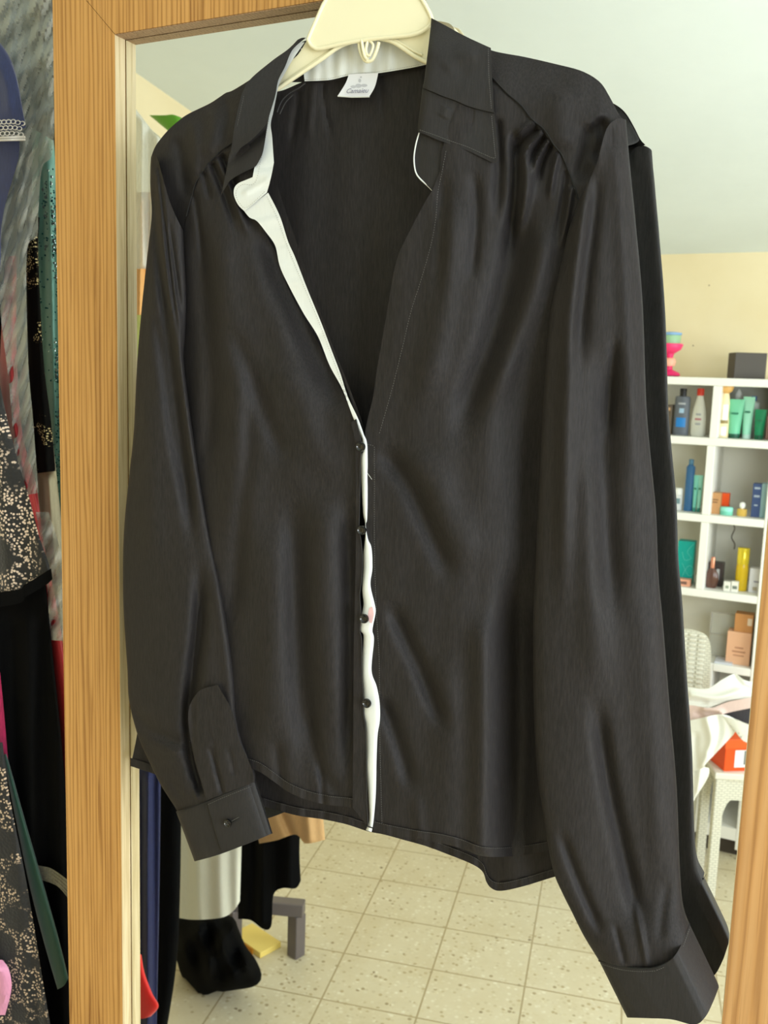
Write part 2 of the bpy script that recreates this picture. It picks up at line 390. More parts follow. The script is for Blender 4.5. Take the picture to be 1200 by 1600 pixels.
#SPLIT_HANGER
# ------------------------------------------------------------------ hanger
hanger = thing('clothes_hanger', 'cream plastic clothes hanger holding up the black blouse', 'hanger')
HT = [(262, 224), (320, 190), (400, 140), (447, 98), (466, 84), (480, 60), (503, 12), (512, 1), (520, -30), (560, -46), (610, -46), (648, -34), (661, 0), (674, 28), (700, 60), (800, 118), (930, 182)]
HB = [(262, 230), (320, 205), (400, 160), (432, 140), (465, 119), (502, 94), (530, 74), (565, 62), (590, 60), (615, 66), (642, 84), (666, 96), (760, 138), (930, 188)]
def seg(P, f0, f1): return [p for p in P if f0 <= p[0] <= f1]
mbh = MB()
TL = [(262, 224), (320, 190), (400, 140), (447, 100), (465, 86), (480, 62)]
BL = [(262, 230), (320, 205), (400, 160), (432, 141), (465, 119), (497, 97)]
G = coons(TL, BL, [(262, 224), (262, 230)], [(480, 62), (497, 97)], 40, 10, True); mbh.shell(F(G[..., 0], G[..., 1], .0370 + 0 * G[..., 0]), F(G[..., 0], G[..., 1], .0320))
TR = [(672, 40), (700, 62), (800, 118), (930, 182)]; BR = [(655, 92), (690, 108), (780, 146), (930, 188)]
G = coons(TR, BR, [(672, 40), (655, 92)], [(930, 182), (930, 188)], 40, 10, True); mbh.shell(F(G[..., 0], G[..., 1], .0370 + 0 * G[..., 0]), F(G[..., 0], G[..., 1], .0320))
TM = [(480, 62), (492, 74), (537, 68), (580, 60), (640, 54), (662, 46), (672, 38)]
BM = [(497, 97), (530, 74), (565, 62), (590, 60), (615, 66), (642, 84), (655, 92)]
G = coons(TM, BM, [(480, 62), (488, 80), (497, 97)], [(672, 38), (665, 66), (655, 92)], 50, 12, True); mbh.shell(F(G[..., 0], G[..., 1], .0372 + 0 * G[..., 0]), F(G[..., 0], G[..., 1], .0320))
mbh.build('arm', M['cream'], hanger)
PT = [(509, 2), (516, -8), (540, -15), (610, -16), (646, -12), (657, -4)]
PB = [(481, 62), (486, 71), (494, 75), (537, 68), (580, 61), (640, 55), (662, 47), (671, 40)]
G = coons(PT, PB, [(509, 2), (503, 12), (481, 62)], [(657, -4), (662, 8), (673, 28), (671, 40)], 50, 30, True)
mb = MB(); mb.shell(F(G[..., 0], G[..., 1], .0405 + 0 * G[..., 0]), F(G[..., 0], G[..., 1], .0330)); mb.build('center_plate', M['cream'], hanger)
rim = MB()
rp = resample([(481, 62), (503, 12), (508, 3), (516, -8), (540, -15), (610, -16), (646, -12), (658, -3), (674, 27), (672, 38), (662, 47), (640, 55), (580, 61), (537, 68), (500, 76), (492, 75), (486, 71), (481, 62)], 120)
rim.tube(F(rp[:, 0], rp[:, 1], .0405), .0016, 8)
rp = resample([(300, 216), (400, 160), (432, 140), (465, 118), (502, 93), (530, 73), (555, 64), (575, 60), (592, 60), (615, 66), (642, 84), (655, 92), (690, 108), (780, 146), (860, 166)], 120)
rim.tube(F(rp[:, 0], rp[:, 1], .0375), .0017, 8)
rp = resample([(446, 128), (478, 106), (510, 84), (533, 69), (556, 60), (575, 56), (592, 56), (617, 62), (645, 79), (660, 86)], 80)
rim.tube(F(rp[:, 0], rp[:, 1], .0378), .0009, 8)
rim.build('rim', M['cream'], hanger)
hk = MB()
rp = resample([(561, 62), (562, 76), (566, 88), (571, 95), (577, 96), (583, 92), (589, 78), (592, 66)], 40); hk.tube(F(rp[:, 0], rp[:, 1], .0390), .0014, 8)
rp = resample([(565, 62), (567, 76), (570, 88), (574, 93)], 20); hk.tube(F(rp[:, 0], rp[:, 1], .0410), .0013, 8)
rp = resample([(575, 62), (572, 76), (573, 84), (577, 88)], 20); hk.tube(F(rp[:, 0], rp[:, 1], .0400), .0012, 8)
rp = resample([(577, 88), (581, 80), (583, 70), (577, 63)], 20); hk.tube(F(rp[:, 0], rp[:, 1], .0400), .0010, 8)
hk.build('accessory_hook', M['cream'], hanger)
# the hook goes up from the plate and over the top rail
pz = F(585, -14, .036); x0, z0 = pz[0], pz[2]
hk = MB(); zt = ZTO + .012
pts = [(x0, -.036, z0), (x0, -.036, z0 + .03), (x0, -.034, zt - .006), (x0, -.026, zt + .006), (x0, -.010, zt + .004), (x0, .006, zt + .004), (x0, .020, zt + .004), (x0, .026, zt - .004), (x0, .026, zt - .022)]
hk.tube(resample(pts, 60), .0030, 10); hk.build('hook', M['cream'], hanger)
origin(hanger, tuple(F(590, 60, .036)))

# ------------------------------------------------------------------ blouse
blouse = thing('blouse', 'black long-sleeved satin blouse with white inner placket on a hanger', 'blouse')
OUT = np.array([(236, 246), (242, 230), (251, 217), (264, 202), (281, 187), (296, 177), (327, 162), (353, 146), (390, 125), (440, 90), (480, 60), (560, 40), (640, 30), (675, 28), (720, 55), (769, 79), (820, 89), (868, 100), (909, 111), (937, 128), (953, 152), (966, 177), (982, 187)], float)
FOLDS = [
    ([(405, 330), (442, 430), (502, 560), (547, 655)], 24, -.011), ([(330, 300), (352, 420), (368, 560), (380, 700), (372, 900)], 26, .0045),
    ([(310, 330), (322, 480), (330, 620), (322, 760)], 14, -.0035), ([(385, 590), (388, 700), (376, 800), (370, 900), (360, 1000)], 14, -.0032),
    ([(458, 740), (462, 900), (470, 1050), (478, 1180), (470, 1240)], 20, -.006), ([(420, 800), (425, 1000), (430, 1200)], 30, .0035),
    ([(505, 750), (510, 950), (515, 1150)], 24, .0035), ([(545, 760), (548, 950), (545, 1250)], 14, -.006),
    ([(330, 252), (350, 300), (372, 370)], 6, -.0035, (.05, .4)), ([(345, 240), (372, 300), (405, 370)], 7, -.004, (.05, .4)), ([(318, 268), (330, 320)], 5, -.002, (.05, .4)),
    ([(338, 246), (362, 300), (392, 380)], 5, .0025, (.05, .4)), ([(303, 300), (312, 360), (318, 430)], 5, -.002, (.05, .4)),
    ([(358, 500), (400, 610), (450, 735)], 15, -.0035), ([(440, 560), (480, 660), (520, 760)], 24, .003),
    ([(480, 1100), (500, 1200), (540, 1250)], 10, -.0025), ([(430, 1150), (440, 1230)], 9, -.002, (.3, 0)), ([(500, 1180), (505, 1255)], 5, -.0015, (.3, 0)),
    # right half
    ([(585, 695), (625, 735), (660, 800), (690, 870), (712, 915)], 16, -.0058), ([(640, 690), (700, 800), (740, 900)], 30, .0035),
    ([(822, 290), (800, 420), (770, 530), (735, 620), (706, 715)], 22, -.0075), ([(858, 330), (838, 430), (803, 540), (765, 650)], 20, .0055),
    ([(806, 200), (806, 300), (790, 420)], 9, -.005, (.1, .3)), ([(822, 235), (822, 300), (806, 380)], 9, .0045, (.1, .3)),
    ([(712, 290), (702, 400), (690, 520), (655, 650)], 24, .0045), ([(694, 262), (690, 350), (680, 500)], 11, -.0026, (.2, .4)),
    ([(740, 260), (745, 340), (735, 450)], 9, -.0025), ([(776, 180), (780, 260), (775, 350)], 8, -.003, (.1, .3)),
    ([(602, 930), (640, 1010), (675, 1090), (702, 1160)], 13, -.0050), ([(592, 1080), (620, 1150), (645, 1240)], 12, -.0048),
    ([(752, 940), (757, 1150), (752, 1320)], 20, .006, (.2, 0)), ([(806, 860), (812, 1050), (806, 1330)], 28, -.012, (.3, 0)),
    ([(690, 1000), (705, 1150), (700, 1300)], 24, .003, (.3, 0)), ([(650, 1240), (655, 1300)], 10, .0015, (.3, 0)),
    ([(842, 200), (822, 214), (800, 246)], 4.5, -.0035, (.05, .4)), ([(836, 190), (818, 200), (800, 222)], 3.5, .0025, (.05, .4)), ([(853, 212), (836, 236), (822, 266)], 4.5, -.0038, (.05, .4)),
    ([(847, 206), (830, 224), (812, 250)], 3.5, .0030, (.05, .4)), ([(862, 224), (848, 252), (840, 290)], 4.5, -.0035, (.05, .4)), ([(858, 218), (842, 244), (830, 280)], 3.5, .0028, (.05, .4)),
    ([(872, 238), (864, 275), (858, 320)], 5, .003, (.05, .4)), ([(885, 265), (878, 320), (866, 380)], 5, -.002, (.05, .4)), ([(893, 290), (886, 340), (872, 400)], 5, .0025, (.05, .4)),
    # yokes
    ([(275, 210), (284, 250), (292, 320)], 9, -.0028, (.2, .3)), ([(330, 165), (334, 200), (320, 250)], 11, .002), ([(300, 180), (305, 230), (300, 290)], 9, .0022),
    ([(352, 148), (356, 180), (345, 230)], 8, -.002), ([(925, 190), (918, 240), (902, 290)], 14, -.004), ([(880, 130), (870, 180), (880, 240)], 22, .003), ([(932, 180), (944, 215), (930, 260)], 12, -.006),
]
FOLDS = [(f[0], f[1], f[2] * 1.55) + tuple(f[3:]) for f in FOLDS]
def TFr(px, py):
    px = np.asarray(px, float); py = np.asarray(py, float)
    t = .049 + .008 * np.exp(-((px - 430) / 130) ** 2) + .009 * np.exp(-((px - 680) / 120) ** 2)
    t = t - .020 * ss((px - 755) / 100) * ss((py - 430) / 300) - .008 * ss((335 - px) / 70)
    yo = np.interp(px, OUT[:, 0], OUT[:, 1]); k = ss((py - yo) / 75) ** .55
    t = .0372 * (1 - k) + t * k
    return t + foldfield(px, py, FOLDS) + .0004 * np.sin(px / 9 + py / 60) + .0005 * np.sin(px / 17 - py / 110)
def hemfield(px, py): return .0006 * np.sin(px / 4.3) + .0004 * np.sin(px / 2.4 + 1)
def TBk(px, py):
    px = np.asarray(px, float); py = np.asarray(py, float)
    yo = np.interp(px, OUT[:, 0], OUT[:, 1]); k = ss((py - yo) / 60)
    side = (px < 440) | (px > 668)
    t0 = np.where(side, .0360, .0235)
    t = t0 * (1 - k) + .0205 * k
    return t + .0012 * np.sin(px / 23) * ss((py - 150) / 300) + .0006 * np.sin(px / 11 + py / 130) + foldfield(px, py, [([(505, 125), (507, 160), (520, 230)], 3.5, -.002, (.02, .4)), ([(490, 128), (487, 160), (480, 230)], 5, .002, (.02, .4)), ([(466, 140), (462, 180), (452, 240)], 5, -.002, (.02, .4)), ([(655, 105), (660, 150), (650, 200)], 5, .002, (.02, .4)), ([(592, 115), (596, 150), (600, 200)], 4, -.0015, (.02, .4)), ([(800, 1330), (810, 1390)], 26, .006, (0, 0)), ([(860, 1280), (870, 1375)], 16, -.004, (0, 0))])
# back panel
T = [(238, 247), (244, 236), (264, 206), (296, 180), (353, 150), (392, 130), (432, 143), (477, 127), (515, 125), (547, 119), (590, 115), (640, 107), (668, 101), (700, 62), (769, 84), (820, 93), (868, 103), (909, 114), (937, 132), (953, 155), (966, 180)]
BKH = [(204, 1197), (222, 1203), (240, 1209), (300, 1232), (360, 1246), (412, 1260), (463, 1274), (503, 1280), (541, 1288), (575, 1299), (600, 1304), (633, 1313), (665, 1322), (700, 1335), (737, 1350), (754, 1362), (760, 1378), (768, 1388), (783, 1392), (817, 1385), (863, 1371), (890, 1364)]
G = coons(T, BKH, [(238, 247), (272, 420), (240, 700), (224, 1000), (218, 1120), (204, 1197)], [(966, 180), (902, 400), (888, 800), (893, 1100), (890, 1364)], 200, 220, True)
mb = MB(); sheet(mb, G, TBk); mb.build('back_panel', M['black'], blouse)
# hem band on the back tail: a thin rolled edge
rp = resample(BKH, 220); rp2 = rp.copy(); rp2[:, 1] -= 13
G = np.stack([rp2, (rp + rp2) / 2, rp], 0); mb = MB(); sheet(mb, G, lambda a, b: TBk(a, b) + .0011 + hemfield(a, b), .0024); mb.build('hem', M['black'], blouse)
stitches('stitching', [(p[0], p[1] - 12) for p in BKH if p[0] > 405], lambda a, b: TBk(a, b) + .0016, M['grey_thread'], blouse, 3.2, 1.7, .00014)
# front panels
LT = [(286, 358), (291, 338), (300, 304), (306, 285), (315, 270), (327.5, 253), (344, 236), (360, 225), (380, 205)]
LH = [(290, 1170), (345, 1190), (398, 1203), (422, 1217), (450, 1237), (480, 1250), (515, 1258), (552, 1263), (562, 1278)]
LR = [(380, 205), (402, 262), (404, 310), (414, 362), (434, 400), (446, 440), (470, 489), (494, 530), (516, 575), (536, 615), (552, 653), (563, 685), (563, 720), (562, 830), (560, 960), (562, 1100), (562, 1278)]
G = coons(LT, LH, [(286, 358), (288, 450), (278, 600), (266, 800), (264, 1000), (290, 1170)], LR, 150, 260, True)
mb = MB(); sheet(mb, G, TFr); mb.build('front_panel', M['black'], blouse)
RT = [(690, 238), (712, 170), (745, 112), (770, 122), (792, 145), (815, 165), (830, 185), (850, 202), (865, 225), (880, 246), (896, 288), (904, 313)]
RL = [(690, 238), (686, 290), (676, 304), (654, 350), (641, 364), (627, 387), (617, 417), (608, 467), (600, 514), (590, 571), (583, 619), (571, 673), (571, 720), (572, 800), (574, 900), (578, 1000), (582, 1100), (580, 1296)]
RH = [(580, 1296), (600, 1302), (650, 1312), (690, 1318), (721, 1326), (755, 1338), (800, 1338), (850, 1331), (890, 1322)]
RR = [(904, 313), (899, 329), (888, 361), (880, 417), (872, 475), (876, 600), (884, 800), (884, 1100), (890, 1322)]
G = coons(RT, RH, RL, RR, 190, 280, True)
mb = MB(); sheet(mb, G, TFr); mb.build('front_panel', M['black'], blouse)
for H in (LH, RH):
    rp = resample(H, 150); rp2 = rp.copy(); rp2[:, 1] -= 15
    G = np.stack([rp2, (rp + rp2) / 2, rp], 0); mb = MB(); sheet(mb, G, lambda a, b: TFr(a, b) + .0009 + .5 * hemfield(a, b), .0022); mb.build('hem', M['black'], blouse)
    stitches('stitching', [(p[0], p[1] - 14) for p in H], lambda a, b: TFr(a, b) + .0010, M['grey_thread'], blouse, 3.2, 1.7, .00013)
# yokes
G = coons([(236, 246), (242, 230), (251, 217), (264, 202), (281, 187), (296, 177), (327, 162), (344, 151), (353, 145), (364, 141), (390, 125), (435, 95)], [(286, 360), (291, 338), (300, 304), (306, 285), (315, 270), (327.5, 253), (344, 236), (360, 225), (380, 205)],
          [(236, 246), (244, 246), (253, 272), (264, 311), (274, 336), (286, 360)], [(435, 95), (410, 160), (380, 205)], 110, 70, True)
mb = MB(); sheet(mb, G, lambda a, b: TFr(a, b) + .0012); mb.build('yoke', M['black'], blouse)
G = coons([(700, 48), (735, 62), (769, 79), (820, 89), (868, 100), (909, 111), (937, 128), (953, 152), (966, 177), (974, 186)], [(745, 112), (770, 122), (792, 145), (815, 165), (830, 185), (850, 202), (865, 225), (880, 246), (896, 288), (904, 313)],
          [(700, 48), (745, 112)], [(974, 186), (950, 197), (932, 256), (915, 294), (904, 313)], 120, 70, True)
mb = MB(); sheet(mb, G, lambda a, b: TFr(a, b) + .0012); mb.build('yoke', M['black'], blouse)
cord('seam', [(291, 338), (300, 304), (306, 285), (315, 270), (327.5, 253), (344, 236), (360, 225)], TFr, .0005, M['black_thread'], blouse, lift=.0013)
cord('seam', [(770, 122), (792, 145), (815, 165), (830, 185), (850, 202), (865, 225), (880, 246), (896, 288), (904, 313)], TFr, .0005, M['black_thread'], blouse, lift=.0013)
# narrow inner facing seen beside the white placket inside the opening
G = coons([(417, 268), (427, 268)], [(566, 678), (570, 682)], [(417, 268), (420, 300), (440, 350), (468, 420), (505, 510), (540, 600), (566, 678)], [(427, 268), (439, 308), (452, 345), (472, 405), (490, 458), (512, 520), (545, 603), (566, 660), (570, 682)], 8, 90, True)
mb = MB(); sheet(mb, G, lambda a, b: .0440 + .006 * ss((b - 400) / 280)); mb.build('facing', M['black'], blouse)

# sleeves
def lerp_t(a, b, x0, x1): return lambda px, py: a + (b - a) * np.clip((px - x0) / (x1 - x0), 0, 1)
LSF = [([(246, 262), (258, 400), (278, 520), (300, 690), (322, 830)], 9, .0035, (.02, .3)), ([(238, 300), (250, 420), (263, 520), (286, 700), (310, 880)], 8, -.005, (.02, .3)), ([(247, 256), (255, 330), (267, 440), (281, 540)], 3.5, -.0030, (.05, .25)), ([(262, 330), (274, 420), (284, 500)], 4, -.0018, (.3, .3)),
       ([(240, 460), (257, 571), (273, 690), (290, 776), (303, 878)], 10, -.004), ([(225, 600), (232, 750), (238, 900)], 22, .003),
       ([(312, 850), (312, 960), (302, 1050), (296, 1120), (302, 1190), (318, 1245)], 11, -.009, (.3, .05)), ([(335, 870), (350, 980), (362, 1090), (372, 1180)], 10, .0035),
       ([(202, 1098), (232, 1140), (300, 1168)], 10, -.0035), ([(215, 1150), (250, 1160), (290, 1190)], 14, .0025), ([(326, 1165), (334, 1190), (345, 1235)], 4, -.0025, (.1, 0)), ([(355, 1165), (362, 1190), (368, 1215)], 5, -.0018),
       ([(265, 1225), (285, 1245)], 5, -.0015, (.1, .1)), ([(300, 1215), (308, 1250)], 4, .0015, (.1, .1))]
LSF = [(f[0], f[1], f[2] * 1.45) + tuple(f[3:]) for f in LSF]
SLL = [(236, 245), (235, 262), (235, 294), (237, 336), (230, 400), (221, 485), (214, 571), (209, 673), (202, 742), (195, 810), (192, 878), (193, 952), (199, 1045), (202, 1096), (216, 1151), (234, 1192), (251, 1226), (272, 1259), (277, 1268)]
SLR = [(286, 360), (288, 400), (291, 470), (289, 525), (287, 560), (292.5, 612), (303, 690), (316, 776), (328, 845), (344, 918), (357, 993), (366, 1062), (369, 1116), (378, 1157), (397, 1202), (399, 1222)]
sl = MB(); G = coons([(236, 245), (244, 244), (253, 272), (264, 311), (274, 336), (286, 360)], [(277, 1268), (315, 1255), (350, 1240), (399, 1222)], SLL, SLR, 90, 260, True)
lens(sl, G, lerp_t(.0440, .0530, 200, 340), .011, .007, folds=LSF); sleeveL = sl.build('sleeve', M['black'], blouse)
PL = [(328, 1073), (318, 1076), (308, 1083), (297.5, 1100), (294, 1120), (297, 1150), (304, 1187), (315, 1225), (322, 1251)]
G = coons([(328, 1073), (340, 1070)], [(322, 1251), (350, 1240), (396, 1222)], PL, [(340, 1070), (362, 1110), (374, 1157), (394, 1202), (396, 1222)], 40, 80, True)
mb = MB(); sheet(mb, G, lambda a, b: .0655 - .0035 * ss((a - 345) / 50) + foldfield(a, b, LSF[-4:] + [([(333, 1150), (336, 1190), (349, 1240)], 3.5, -.0022, (.2, 0))]) * .55 - .0015 * np.exp(-((a - 300) / 6) ** 2), .0012); mb.build('sleeve_placket', M['black'], sleeveL)
cuff = MB(); G = coons([(275, 1268), (320, 1253), (350, 1240), (400, 1221)], [(304, 1346), (340, 1336), (380, 1321), (426, 1302)], [(275, 1268), (304, 1346)], [(400, 1221), (426, 1302)], 50, 30)
lens(cuff, G, lambda a, b: .050 + 0 * a, .0115, .008, pw=.4); c = cuff.build('cuff', M['black_collar'], sleeveL)
G = coons([(322, 1252), (350, 1240), (400, 1220)], [(345, 1330), (380, 1321), (426, 1302)], [(322, 1252), (345, 1330)], [(400, 1220), (426, 1302)], 50, 30)
def cuffT(a, b):
    u = np.clip((a - (275 + (b - 1245) * .33)) / 125, 0, 1); return .050 + .0115 * (np.clip(1 - (2 * u - 1) ** 2, 0, 1)) ** .4 + .0026
mb = MB(); sheet(mb, G, cuffT, .0018); mb.build('cuff_overlap', M['black_collar'], sleeveL)
stitches('stitching', [(325, 1257), (352, 1245), (399, 1226)], lambda a, b: cuffT(a, b) + .0004, M['grey_thread'], sleeveL, 3.4, 1.8, .00016)
cord('seam', [(276, 1270), (315, 1256), (350, 1241), (399, 1222)], lambda a, b: cuffT(a, b), .0005, M['black_thread'], sleeveL, lift=.0002)
def button(px, py, t, r, parent, tilt=0.0):
    P = F(px, py, t); mb = MB(); n = 28; prof = [(0, .0014), (.35, .0013), (.62, .0016), (.80, .0026), (.93, .0024), (1, .0014), (.96, .0004), (.8, 0)]
    V = []; fs = []
    for q, (rr, hh) in enumerate(prof):
        for k in range(n):
            a = 2 * math.pi * k / n; V.append((P[0] + r * rr * math.cos(a), P[1] - hh - .0002 + tilt * r * rr * math.cos(a), P[2] + r * rr * math.sin(a)))
    for j in range(len(prof) - 1):
        for k in range(n): fs.append((j * n + k, j * n + (k + 1) % n, (j + 1) * n + (k + 1) % n, (j + 1) * n + k))
    mb.add(V, fs); b = mb.build('button', M['button'], parent)
    return b, P
def holes(b, P, r, parent, thread=True):
    mb = MB()
    for dx, dz in ((-.2, .2), (.2, .2), (-.2, -.2), (.2, -.2)):
        mb.tube([(P[0] + dx * r, P[1] - .0008, P[2] + dz * r), (P[0] + dx * r, P[1] - .0019, P[2] + dz * r)], .0003, 6)
    mb.build('thread', M['grey_thread'], parent)
b, P = button(357.5, 1285, .0645, .0037, sleeveL); holes(b, P, .0037, sleeveL)
stitches('buttonhole', [(362, 1283), (373, 1277)], .0645, M['grey_thread'], sleeveL, 1.6, 1.2, .0002)
cord('buttonhole', [(362, 1286), (373, 1279)], .0648, .0004, M['black_thread'], sleeveL, n=6)

RSF = [([(922, 262), (905, 400), (889, 560), (882, 760), (880, 1000)], 15, .0050, (.1, .3)), ([(948, 520), (945, 650), (946, 800), (962, 1000)], 22, -.0065), ([(936, 236), (926, 330), (908, 480), (900, 600)], 13, -.0052, (.25, .3)),
       ([(962, 215), (972, 300), (985, 560), (995, 800)], 16, .0035, (.05, .3)), ([(962, 520), (955, 600), (950, 690)], 8, -.0025), ([(925, 700), (925, 900), (935, 1100)], 24, .003),
       ([(930, 1080), (950, 1220), (976, 1340), (1004, 1460)], 13, -.006), ([(872, 1290), (905, 1380), (945, 1470)], 8, -.004), ([(1010, 900), (1020, 1150), (1035, 1400)], 26, .0035),
       ([(1045, 1370), (1036, 1420), (1030, 1480)], 8, -.0012), ([(990, 1400), (1000, 1450), (1010, 1505)], 5, .0018, (.3, 0)), ([(960, 1440), (975, 1500)], 5, -.0018, (.3, 0)), ([(955, 196), (957, 235)], 3, -.0008, (.1, .5)), ([(966, 192), (968, 240)], 3, .0007, (.1, .5))]
RSF = [(f[0], f[1], f[2] * 1.5) + tuple(f[3:]) for f in RSF]
SRL = [(904, 313), (899, 329), (888, 361), (879, 402), (862, 475), (854, 550), (850, 612), (844, 717), (840, 800), (836, 900), (833, 975), (834, 1100), (839, 1204), (848, 1267), (857, 1325), (866, 1366), (880, 1398), (893, 1424), (912, 1462), (936, 1501)]
SRR = [(978, 187), (985, 266), (993, 345), (1004, 472), (1010, 633), (1017, 717), (1025, 800), (1029, 900), (1036, 975), (1046, 1100), (1057, 1225), (1062, 1350), (1067, 1412), (1077, 1443)]
SRB = [(936, 1501), (970, 1510), (1000, 1513), (1024, 1512), (1047, 1501), (1062, 1481), (1077, 1443)]
def rst(px, py): return lerp_t(.0545, .0425, 850, 1010)(px, py) - .009 * ss((py - 800) / 650) * ss((px - 900) / 120) + .004 * ss((py - 1100) / 300) * ss((960 - px) / 100)
sr = MB(); G = coons([(904, 313), (915, 294), (932, 256), (944, 212), (951, 196), (960, 188), (969, 185), (978, 187)], SRB, SRL, SRR, 110, 300, True)
lens(sr, G, rst, lambda a, b: .0130 + .0060 * ss((b - 1370) / 110) + .0075 * ss((b - 1400 + .35 * (a - 1000)) / 90), .0095, folds=RSF); sleeveR = sr.build('sleeve', M['black'], blouse)
G = coons(SRB, [(980, 1590), (1014, 1591), (1050, 1593), (1085, 1601), (1102, 1589), (1114, 1566), (1123, 1543)], [(936, 1501), (980, 1590)], [(1077, 1443), (1118, 1528), (1123, 1543)], 80, 40)
u = np.linspace(0, 1, 80)[None, :]; v = np.linspace(0, 1, 40)[:, None]
prof = np.interp(u, [0, .02, .10, .3, .60, .67, .74, .9, .98, 1], [.048, .052, .056, .0605, .0630, .0630, .0605, .044, .0350, .0325]) + 0 * v
back = np.interp(u, [0, .1, .3, .6, .9, 1], [.046, .040, .034, .030, .028, .0315]) + 0 * v
cR = MB(); A = F(G[..., 0], G[..., 1], prof + .0012); B = F(G[..., 0], G[..., 1], back); cR.shell(A, B); cR.build('cuff', M['black_collar'], sleeveR)
cord('seam', SRB, lambda a, b: np.interp(a, [936, 945, 965, 1005, 1030, 1045, 1062, 1077], [.050, .0555, .059, .0625, .0635, .0620, .0550, .0345]), .0007, M['black_thread'], sleeveR, lift=.0012)
stitches('stitching', [(1026, 1516), (1049, 1505), (1064, 1486), (1078, 1450)], lambda a, b: np.interp(a, [1026, 1049, 1064, 1078], [.0640, .0615, .056, .042]) + .0006, M['grey_thread'], sleeveR, 3.4, 1.8, .00018)
stitches('stitching', [(938, 1506), (970, 1515), (1000, 1518), (1024, 1517)], lambda a, b: np.interp(a, [938, 950, 965, 1005, 1030], [.0535, .0575, .0600, .0632, .0645]) + .0008, M['grey_thread'], sleeveR, 3.4, 1.8, .00014)

# white inner placket running down the opening, turned outwards at the top
WL = [(381, 329), (390, 340), (401, 345), (415, 362), (430, 384), (437, 415), (450, 444), (474, 489), (497, 526), (515, 571), (535, 608), (552, 653), (566, 686), (567, 705), (564, 719), (567, 797), (570, 815), (571, 833), (568, 865), (568, 887), (566, 921), (568, 944), (564, 966), (562.6, 985), (568, 993), (566, 1025), (566, 1054), (568, 1081), (568, 1115), (571.5, 1133), (572.7, 1171), (573, 1205), (576, 1250), (577, 1281), (571.6, 1297)]
WR = [(419, 301), (437, 337), (450, 377), (461, 402), (480, 451), (501, 502), (518, 547), (532, 584), (543, 619), (559, 653), (569, 680), (573.5, 692), (574.5, 719), (574.5, 760), (574, 809), (571.5, 820), (575, 842), (580.5, 856), (582, 887), (579, 914), (586, 946), (586.6, 959), (582, 984), (584.4, 1000), (580.6, 1047), (588.4, 1072), (593, 1097), (593.6, 1124), (590, 1149), (588.4, 1187), (587.3, 1239), (584, 1281), (580.6, 1300)]
def rows(L, R, y0, y1, n, nu):
    """rows joined at equal share of length, L and R given as polylines"""
    yl = np.linspace(0, 1, n); a = resample(L, n, True); b = resample(R, n, True); u = np.linspace(0, 1, nu)[None, :, None]
    return a[:, None] * (1 - u) + b[:, None] * u
def matchy(L, R, cuts, nu, n):
    out = []
    for (l0, l1), (r0, r1), k in cuts:
        a = resample(L[l0:l1 + 1], k, True); b = resample(R[r0:r1 + 1], k, True); u = np.linspace(0, 1, nu)[None, :, None]
        g = a[:, None] * (1 - u) + b[:, None] * u; out.append(g if not out else g[1:])
    return np.concatenate(out, 0)
G = matchy(WL, WR, [((0, 12), (0, 10), 90), ((12, 34), (10, 32), 200)], 16, 0)
def TW(a, b):
    return .0600 - .0015 * ss((b - 500) / 200) + foldfield(a, b, [([(400, 350), (440, 340)], 5, .0015, (0, 0)), ([(425, 385), (452, 380)], 4, -.001, (0, 0)), ([(450, 444), (476, 440)], 5, .001, (0, 0)), ([(497, 526), (508, 515)], 4, -.001, (0, 0))]) + .0012 * np.exp(-((b - 966) / 30) ** 2) + .0012 * np.exp(-((b - 1100) / 30) ** 2) + .0006 * np.sin(b / 11) + .0005 * np.sin(b / 1.5 + a / 7) * ss((b - 540) / 20) * ss((640 - b) / 20)
pw_ = np.abs(np.linspace(-1, 1, 16))[None, :] ** 3
mb = MB(); sheet(mb, G, lambda a, b: TW(a, b) - .0022 * pw_ * ss((b - 640) / 60), .0009); wp = mb.build('placket', M['white_cotton'], blouse); wp['label'] = 'white inner placket'
stitches('stitching', [(417, 307), (433, 340), (446, 377), (457, 405), (477, 453), (498, 503), (515, 548), (529, 585), (541, 621)], TW, M['pin'], wp, 3.6, 1.7, .00013)
mb = MB(); sheet(mb, np.array([[(571, 1289), (583, 1293)], [(570.5, 1291), (583, 1295)]], float), .0600); mb.build('tack_stitch', M['black_thread'], wp)
# pink smudge by the third button
mb = MB(); g = coons([(577, 950), (582, 948)], [(577, 972), (581, 974)], [(577, 950), (575, 960), (577, 972)], [(582, 948), (584, 960), (581, 974)], 6, 8); sheet(mb, g, lambda a, b: TW(a, b) + .0002, .0001)
mb.build('stain', mat('pink_smudge', srgb(232, 190, 192), .7), wp)
# collar stand: white inner side, rounded tab end
SL = [(468, 66), (452, 80), (443, 108), (434, 128), (429, 152), (420, 182), (414, 210), (408, 240), (399, 257), (394, 281), (377, 284), (367, 292), (365.5, 305), (372, 320), (382, 330)]
SR = [(476, 66), (458, 92), (446, 113), (436, 132), (432, 150), (427, 175), (423, 194), (425, 212), (427, 240), (428, 254), (425, 270), (421, 287), (417, 301)]
G = matchy(SL, SR, [((0, 9), (0, 9), 90), ((9, 14), (9, 12), 40)], 14, 0)
def TS(a, b): return .0400 + .0125 * ss((b - 70) / 120) + .0095 * ss((b - 225) / 50) + .0006 * np.sin(b / 6.0) + foldfield(a, b, [([(385, 300), (420, 280)], 5, .0014, (0, 0)), ([(400, 262), (425, 262)], 4, -.0012, (0, 0))])
mb = MB(); sheet(mb, G, TS, .0012); st = mb.build('collar_stand', M['white_cotton'], blouse); st['label'] = 'white inner collar stand with rounded tab'
